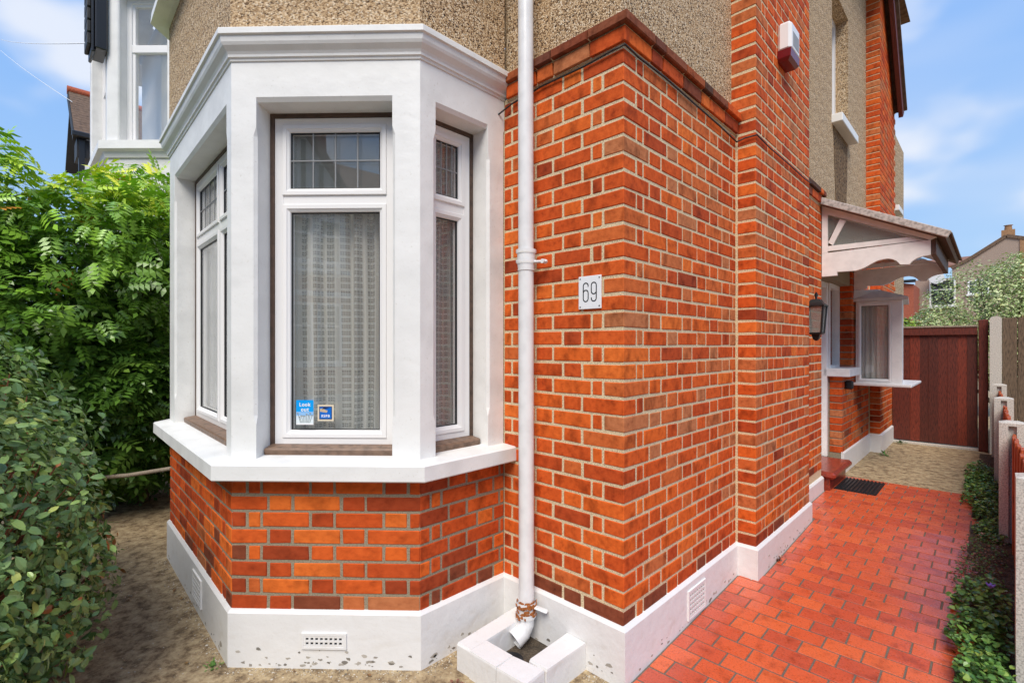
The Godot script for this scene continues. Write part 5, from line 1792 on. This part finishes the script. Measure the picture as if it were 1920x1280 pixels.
func make_plants() -> void:
	# the glossy evergreen at the left of the bay
	var s := group_node("evergreen_shrub")
	tag(s, "dense rounded evergreen shrub with glossy dark oval leaves beside garden path", "shrub")
	var lobes := [[Vector3(-2.0, 0.80, 2.20), Vector3(0.80, 0.84, 0.68)], [Vector3(-1.55, 0.66, 2.14), Vector3(0.64, 0.70, 0.58)], [Vector3(-2.6, 0.7, 2.15), Vector3(0.7, 0.72, 0.62)], [Vector3(-1.9, 0.42, 2.05), Vector3(0.7, 0.5, 0.55)], [Vector3(-1.15, 0.38, 2.35), Vector3(0.55, 0.45, 0.55)]]
	var pal := [Color(0.10, 0.18, 0.058), Color(0.15, 0.245, 0.075), Color(0.21, 0.32, 0.10), Color(0.30, 0.43, 0.11), Color(0.42, 0.46, 0.11), Color(0.08, 0.14, 0.06), Color(0.36, 0.13, 0.045)]
	shell_bush(s, lobes, 32000, 0.049, pal, [24, 52, 78, 90, 94, 98, 100], 280, 0.52, M.leaf)
	twigs(s, lobes, Vector3(-2.0, 0.0, 2.2), 220, M.twig)
	# the wisteria behind it
	var w := group_node("wisteria")
	tag(w, "large wisteria climber with feathery green leaves in front of white neighbouring house", "climber")
	var wl := [[Vector3(-4.25, 2.15, 1.35), Vector3(0.75, 0.75, 0.6)], [Vector3(-4.6, 2.6, 0.95), Vector3(0.7, 0.55, 0.42)], [Vector3(-4.7, 1.75, 1.0), Vector3(0.75, 0.75, 0.45)], [Vector3(-4.2, 1.6, 1.75), Vector3(0.7, 0.7, 0.6)], [Vector3(-4.3, 2.45, 2.15), Vector3(0.7, 0.66, 0.6)], [Vector3(-4.9, 1.25, 0.85), Vector3(0.7, 0.5, 0.4)], [Vector3(-4.4, 1.25, 1.5), Vector3(0.6, 0.5, 0.55)], [Vector3(-4.6, 0.95, 0.85), Vector3(0.6, 0.42, 0.3)], [Vector3(-4.1, 1.15, 1.2), Vector3(0.45, 0.4, 0.35)], [Vector3(-4.35, 0.75, 1.15), Vector3(0.5, 0.45, 0.4)], [Vector3(-4.7, 0.5, 1.1), Vector3(0.5, 0.42, 0.45)], [Vector3(-4.3, 0.85, 1.75), Vector3(0.5, 0.6, 0.5)]]
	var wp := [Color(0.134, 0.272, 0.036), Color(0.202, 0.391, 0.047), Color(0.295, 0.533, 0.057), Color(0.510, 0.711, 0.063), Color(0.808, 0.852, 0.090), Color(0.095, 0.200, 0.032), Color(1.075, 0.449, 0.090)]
	var fm := []
	for c in wp:
		fm.append(feather_mesh(c, c.lerp(Color(0.28, 0.36, 0.05), 0.35)))
	var leaves := []
	for k in 10800:
		var l: Array = wl[rng.randi_range(0, wl.size() - 1)]
		var d := rnd_dir()
		var deep := pow(rng.randf(), 0.35) * 1.02
		var p: Vector3 = l[0] + Vector3(d.x * l[1].x, d.y * l[1].y, d.z * l[1].z) * deep
		var n := (Vector3.UP * 0.9 + d * 0.5 + rnd_dir() * 0.75).normalized()
		var dir := (d * Vector3(1, 0.3, 1) + rnd_dir() * 1.1 + Vector3(0, -0.25, 0)).normalized()
		dir = dir - n * dir.dot(n) * 0.7
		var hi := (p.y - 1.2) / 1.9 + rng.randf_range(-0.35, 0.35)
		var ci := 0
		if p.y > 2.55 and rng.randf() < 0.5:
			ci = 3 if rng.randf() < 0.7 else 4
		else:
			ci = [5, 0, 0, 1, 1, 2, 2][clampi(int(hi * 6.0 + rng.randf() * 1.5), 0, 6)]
		if rng.randf() < 0.012 and p.y > 1.9:
			ci = 6
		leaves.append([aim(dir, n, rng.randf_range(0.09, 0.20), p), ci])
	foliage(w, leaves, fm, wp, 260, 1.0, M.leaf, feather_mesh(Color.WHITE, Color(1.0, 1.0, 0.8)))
	var st := MB.new()
	for q in [[Vector3(-4.55, 0, 0.95), Vector3(-4.35, 0.9, 1.05), Vector3(-4.45, 1.5, 1.2), Vector3(-4.2, 2.0, 1.55), Vector3(-4.1, 2.3, 1.9)], [Vector3(-4.5, 0, 1.0), Vector3(-4.6, 0.8, 1.0), Vector3(-4.4, 1.6, 0.9), Vector3(-4.1, 2.1, 1.1), Vector3(-3.9, 2.25, 1.25)], [Vector3(-4.4, 1.4, 1.3), Vector3(-4.0, 1.65, 1.8), Vector3(-3.85, 2.0, 2.0), Vector3(-3.75, 2.1, 2.2)]]:
		st.tube(q, [0.035, 0.028, 0.022, 0.016, 0.008], 7, false) if q.size() == 5 else st.tube(q, [0.018, 0.016, 0.014, 0.008], 7, false)
	put("stem", st, M.bark, w)
	var pole := MB.new()
	pole.tube([Vector3(-4.25, 0.36, 1.42), Vector3(-3.6, 0.47, 1.2), Vector3(-3.0, 0.60, 0.93)], [0.015, 0.015, 0.014], 10)
	tag(put("garden_pole", pole, M.weathered), "pale wooden pole lying across the dark corner under the wisteria", "pole")
	# border along the low fence
	var gm := leaf_mesh(Color.WHITE, 0.8, 0.12, 0.1)
	var bp := [Color(0.056, 0.144, 0.035), Color(0.094, 0.213, 0.048), Color(0.150, 0.294, 0.062), Color(0.250, 0.375, 0.075), Color(0.125, 0.075, 0.037), Color(0.250, 0.112, 0.075)]
	var bm := []
	for c in bp:
		bm.append(leaf_mesh(c, 0.8, 0.12, 0.1))
	var clumps := [[-0.55, 0.20, "leafy", 1.12], [-0.95, 0.17, "leafy", 1.10], [-1.28, 0.20, "lush", 1.08], [-1.62, 0.24, "lush", 1.10], [-2.02, 0.20, "red", 1.06], [-2.42, 0.22, "red", 1.09], [-2.95, 0.16, "leafy", 1.12], [-3.5, 0.17, "leafy", 1.10], [-3.95, 0.23, "lush", 1.06], [-4.5, 0.20, "lush", 1.05], [-5.1, 0.2, "leafy", 1.03]]
	for i in clumps.size():
		var q: Array = clumps[i]
		var g := group_node("border_plant")
		tag(g, ["creeping green plant in the border on the street side of first fence post", "creeping green plant at the foot of the first concrete fence post", "leafy green plant with a purple flower in the narrow border", "bright leafy plant between the purple flower and reddish twiggy plants", "reddish twiggy plant next to the bright leafy plant by tiled path", "reddish twiggy plant next to the creeping plant at second fence post", "creeping green plant at the foot of the second concrete fence post", "creeping green plant beside the last rows of red tiles", "bushy green plant where the red tiles meet the concrete", "bushy green plant at the foot of the third concrete fence post", "creeping green plant beside the concrete in front of the gate"][i], "plant", "plants along the border")
		var ls := []
		var r: float = q[1]
		for k in 620:
			var a := rng.randf() * TAU
			var rad := sqrt(rng.randf()) * r
			var hgt := rng.randf() * r * 0.85 * (1.0 - rad / r * 0.6)
			var p := Vector3(q[3] + cos(a) * rad * 0.55, path_y(q[0]) + 0.015 + hgt, q[0] + sin(a) * rad * 1.35)
			if p.x > 1.19:
				p.x = 1.19 - rng.randf() * 0.1
			var n := (Vector3.UP + rnd_dir() * 0.6).normalized()
			var dir := rnd_dir()
			dir = dir - n * dir.dot(n)
			var ci := rng.randi_range(0, 2)
			if q[2] == "red":
				ci = [4, 5, 0, 1, 4][rng.randi_range(0, 4)]
			elif rng.randf() < 0.12:
				ci = 3
			ls.append([aim(dir, n, rng.randf_range(0.012, 0.030) * (0.6 if q[2] == "red" else 1.0) * (1.25 if q[2] == "lush" else 1.0), p), ci])
		foliage(g, ls, bm, bp, 24, 1.0, M.leaf, gm)
		if i == 2:
			var fl := MB.new()
			for k in 6:
				var a := TAU * k / 6.0
				fl.plate(Transform3D(Basis(Vector3.UP, a) * Basis(Vector3.RIGHT, -0.7), Vector3(1.12, 0.31, -1.42)), PackedVector2Array([Vector2(0, 0), Vector2(0.008, 0.015), Vector2(0, 0.03), Vector2(-0.008, 0.015)]), -0.001, 0.001)
			put("flower", fl, M.flower, g)
	# weeds at the foot of the walls
	for q in [[Vector3(0.15, 0.0, -1.62), 5, "small dry reddish weed in the joint between plinth and red tiles"], [Vector3(-1.40, 0.0, 1.19), 2, "tiny green weed at the front corner of the white plinth"], [Vector3(-0.52, 0.0, 0.50), 5, "small dark red weed on the ground beside the drain kerb"], [Vector3(0.19, 0.12, -5.62), 1, "green weed at the foot of the rear chimney breast"], [Vector3(0.22, 0.12, -6.70), 0, "green weed at the hinge side of the gate"]]:
		var g := group_node("weed")
		tag(g, q[2], "weed")
		var ls := []
		var big: float = 2.0 if q[0].z < -5.0 else 1.0
		for k in 26:
			var d := rnd_dir()
			d.y = absf(d.y)
			var p: Vector3 = q[0] + d * 0.032 * big * rng.randf() + Vector3(0, path_y(q[0].z) if q[0].x > 0 and q[0].y < 0.05 else 0.0, 0)
			ls.append([aim(d + rnd_dir() * 0.4, Vector3.UP, rng.randf_range(0.010, 0.022) * big, p), q[1]])
		foliage(g, ls, bm, bp, 6, 1.0, M.leaf, leaf_mesh(Color.WHITE, 0.5, 0.1, 0.1))
	# shrubs beyond the gate
	var v := group_node("variegated_shrub")
	tag(v, "large pale variegated shrub rising behind the gate and tall fence", "shrub")
	var vl := [[Vector3(1.05, 1.95, -12.2), Vector3(1.15, 1.25, 1.0)], [Vector3(2.1, 2.15, -12.4), Vector3(1.1, 1.3, 1.0)], [Vector3(0.35, 1.5, -12.0), Vector3(0.75, 0.85, 0.8)], [Vector3(1.6, 2.4, -12.3), Vector3(0.8, 0.95, 0.8)], [Vector3(3.0, 2.1, -12.4), Vector3(1.0, 1.2, 0.9)]]
	var vp := [Color(0.420, 0.504, 0.211), Color(0.308, 0.405, 0.140), Color(0.560, 0.601, 0.308), Color(0.183, 0.265, 0.084), Color(0.644, 0.644, 0.280)]
	shell_bush(v, vl, 42000, 0.06, vp, [34, 60, 84, 94, 100], 60, 0.5, M.leaf, 0.5, 0.3)
	twigs(v, vl, Vector3(1.4, 0.0, -12.2), 30, M.bark, 0.012)
	var gb := group_node("golden_bush")
	tag(gb, "small bright yellow green bush behind the gate near box window", "bush")
	var gl := [[Vector3(-0.35, 1.5, -11.0), Vector3(0.5, 0.62, 0.5)]]
	shell_bush(gb, gl, 2600, 0.09, [Color(0.22, 0.33, 0.03), Color(0.33, 0.42, 0.04), Color(0.12, 0.22, 0.03)], [40, 75, 100], 30, 0.5, M.leaf, 0.5, 0.3)

func make_litter() -> void:
	var stone := MB.new()
	var p := [Vector3(1, 0, 0), Vector3(0, 0, 1), Vector3(-1, 0, 0.1), Vector3(0.1, 0, -1), Vector3(0, 0.7, 0)]
	for i in 4:
		stone.tri_o(p[i], p[(i + 1) % 4], p[4], p[i] + p[(i + 1) % 4] + Vector3.UP)
	var inside := PackedVector2Array([Vector2(-4.2, 0.0), Vector2(-3.57, 0.02), Vector2(-3.57, 0.48), LB + Vector2(0, 0.02), QB + Vector2(0.01, 0.02), PB + Vector2(0.02, 0), Vector2(-0.70, 0.02), Vector2(-0.02, 0.02), Vector2(0, -3), Vector2(-4.2, -3)])
	var drain := PackedVector2Array([Vector2(-0.64, 0.0), Vector2(-0.62, 0.44), Vector2(-0.16, 0.43), Vector2(-0.16, 0.0)])
	var spots := []
	while spots.size() < 3600:
		var q := Vector2(rng.randf_range(-4.4, 0.0), rng.randf_range(0.0, 2.3))
		if rng.randf() < 0.35:
			# more of it gathers along the foot of the plinth
			var seg: Array = [[LB, QB], [QB, PB], [PB, JB], [JB, Vector2(-0.05, 0)]][rng.randi_range(0, 3)]
			var d: Vector2 = (seg[1] - seg[0]).normalized()
			q = seg[0].lerp(seg[1], rng.randf()) + Vector2(-d.y, d.x) * (0.02 + absf(rng.randfn(0.0, 0.035)))
		if Geometry2D.is_point_in_polygon(q, inside) or Geometry2D.is_point_in_polygon(q, drain):
			continue
		spots.append(q)
	var mm := MultiMesh.new()
	mm.transform_format = MultiMesh.TRANSFORM_3D
	mm.use_colors = true
	mm.mesh = stone.mesh()
	mm.instance_count = spots.size()
	for i in spots.size():
		var r := rng.randf_range(0.0015, 0.0045) * (1.7 if rng.randf() < 0.06 else 1.0)
		mm.set_instance_transform(i, Transform3D(Basis(Vector3.UP, rng.randf() * TAU).scaled(Vector3(r, r * rng.randf_range(0.5, 1.0), r * rng.randf_range(0.6, 1.2))), Vector3(spots[i].x, 0.0003, spots[i].y)))
		var k := rng.randf()
		mm.set_instance_color(i, Color(0.55, 0.50, 0.42) if k < 0.4 else (Color(0.16, 0.13, 0.09) if k < 0.75 else Color(0.34, 0.26, 0.16)))
	var o := MultiMeshInstance3D.new()
	o.multimesh = mm
	o.material_override = M.print
	hang(o, "grit", null)
	tag(o, "loose grit and small stones scattered over the old concrete", "grit")
	stuff(o)
	var dead := group_node("leaf_litter")
	tag(dead, "dry brown leaves fallen on concrete around the evergreen shrub", "leaf litter")
	var cols := [Color(0.26, 0.13, 0.05), Color(0.35, 0.21, 0.09), Color(0.16, 0.08, 0.04)]
	var dm := []
	for c in cols:
		dm.append(leaf_mesh(c, 0.5, 0.25, -0.2))
	for i in 70:
		var q := Vector2(rng.randf_range(-3.6, -0.3), rng.randf_range(0.6, 1.75))
		if Geometry2D.is_point_in_polygon(q, inside) or Geometry2D.is_point_in_polygon(q, drain):
			continue
		var l := put_mesh("leaf", dm[i % 3], M.leaf, dead)
		l.transform = aim(Vector3(rng.randfn(), 0.0, rng.randfn()), Vector3(rng.randfn() * 0.2, 1, rng.randfn() * 0.2), rng.randf_range(0.012, 0.035), Vector3(q.x, 0.003, q.y))

# ---------------------------------------------------------------- all
func _ready() -> void:
	rng.seed = 20240611
	make_light()
	make_materials()
	var dg := mat("dark_room_glass", lin(0.03, 0.035, 0.04), 0.05)  # opaque pane, the darkness of the room behind is put into its colour
	M.dark_room_pane = dg
	make_ground()
	make_house()
	print("bricks ", brick_list.size())
	make_neighbour()
	make_back_houses()
	make_street()
	make_fences()
	make_canopy()
	make_fittings()
	var net := net_material(0.22, Color(0.84, 0.83, 0.79))
	var ch := face(QB, PB)
	net_curtain(ch, 0.15, 0.71, 1.02, 2.13, -0.24, 5.0, net, "checked net curtain behind the middle window with stickers")
	net_curtain(face(PB, JB), 0.09, 0.41, 1.02, 2.52, -0.23, 4.0, net, "gathered net curtain in the narrow bay window next to drainpipe")
	net_curtain(face(LB, QB), 0.18, 1.48, 1.02, 2.13, -0.23, 9.0, net_material(0.35, Color(0.62, 0.63, 0.60)), "grey net curtain in the wide front window of the bay")
	make_plants()
	make_litter()
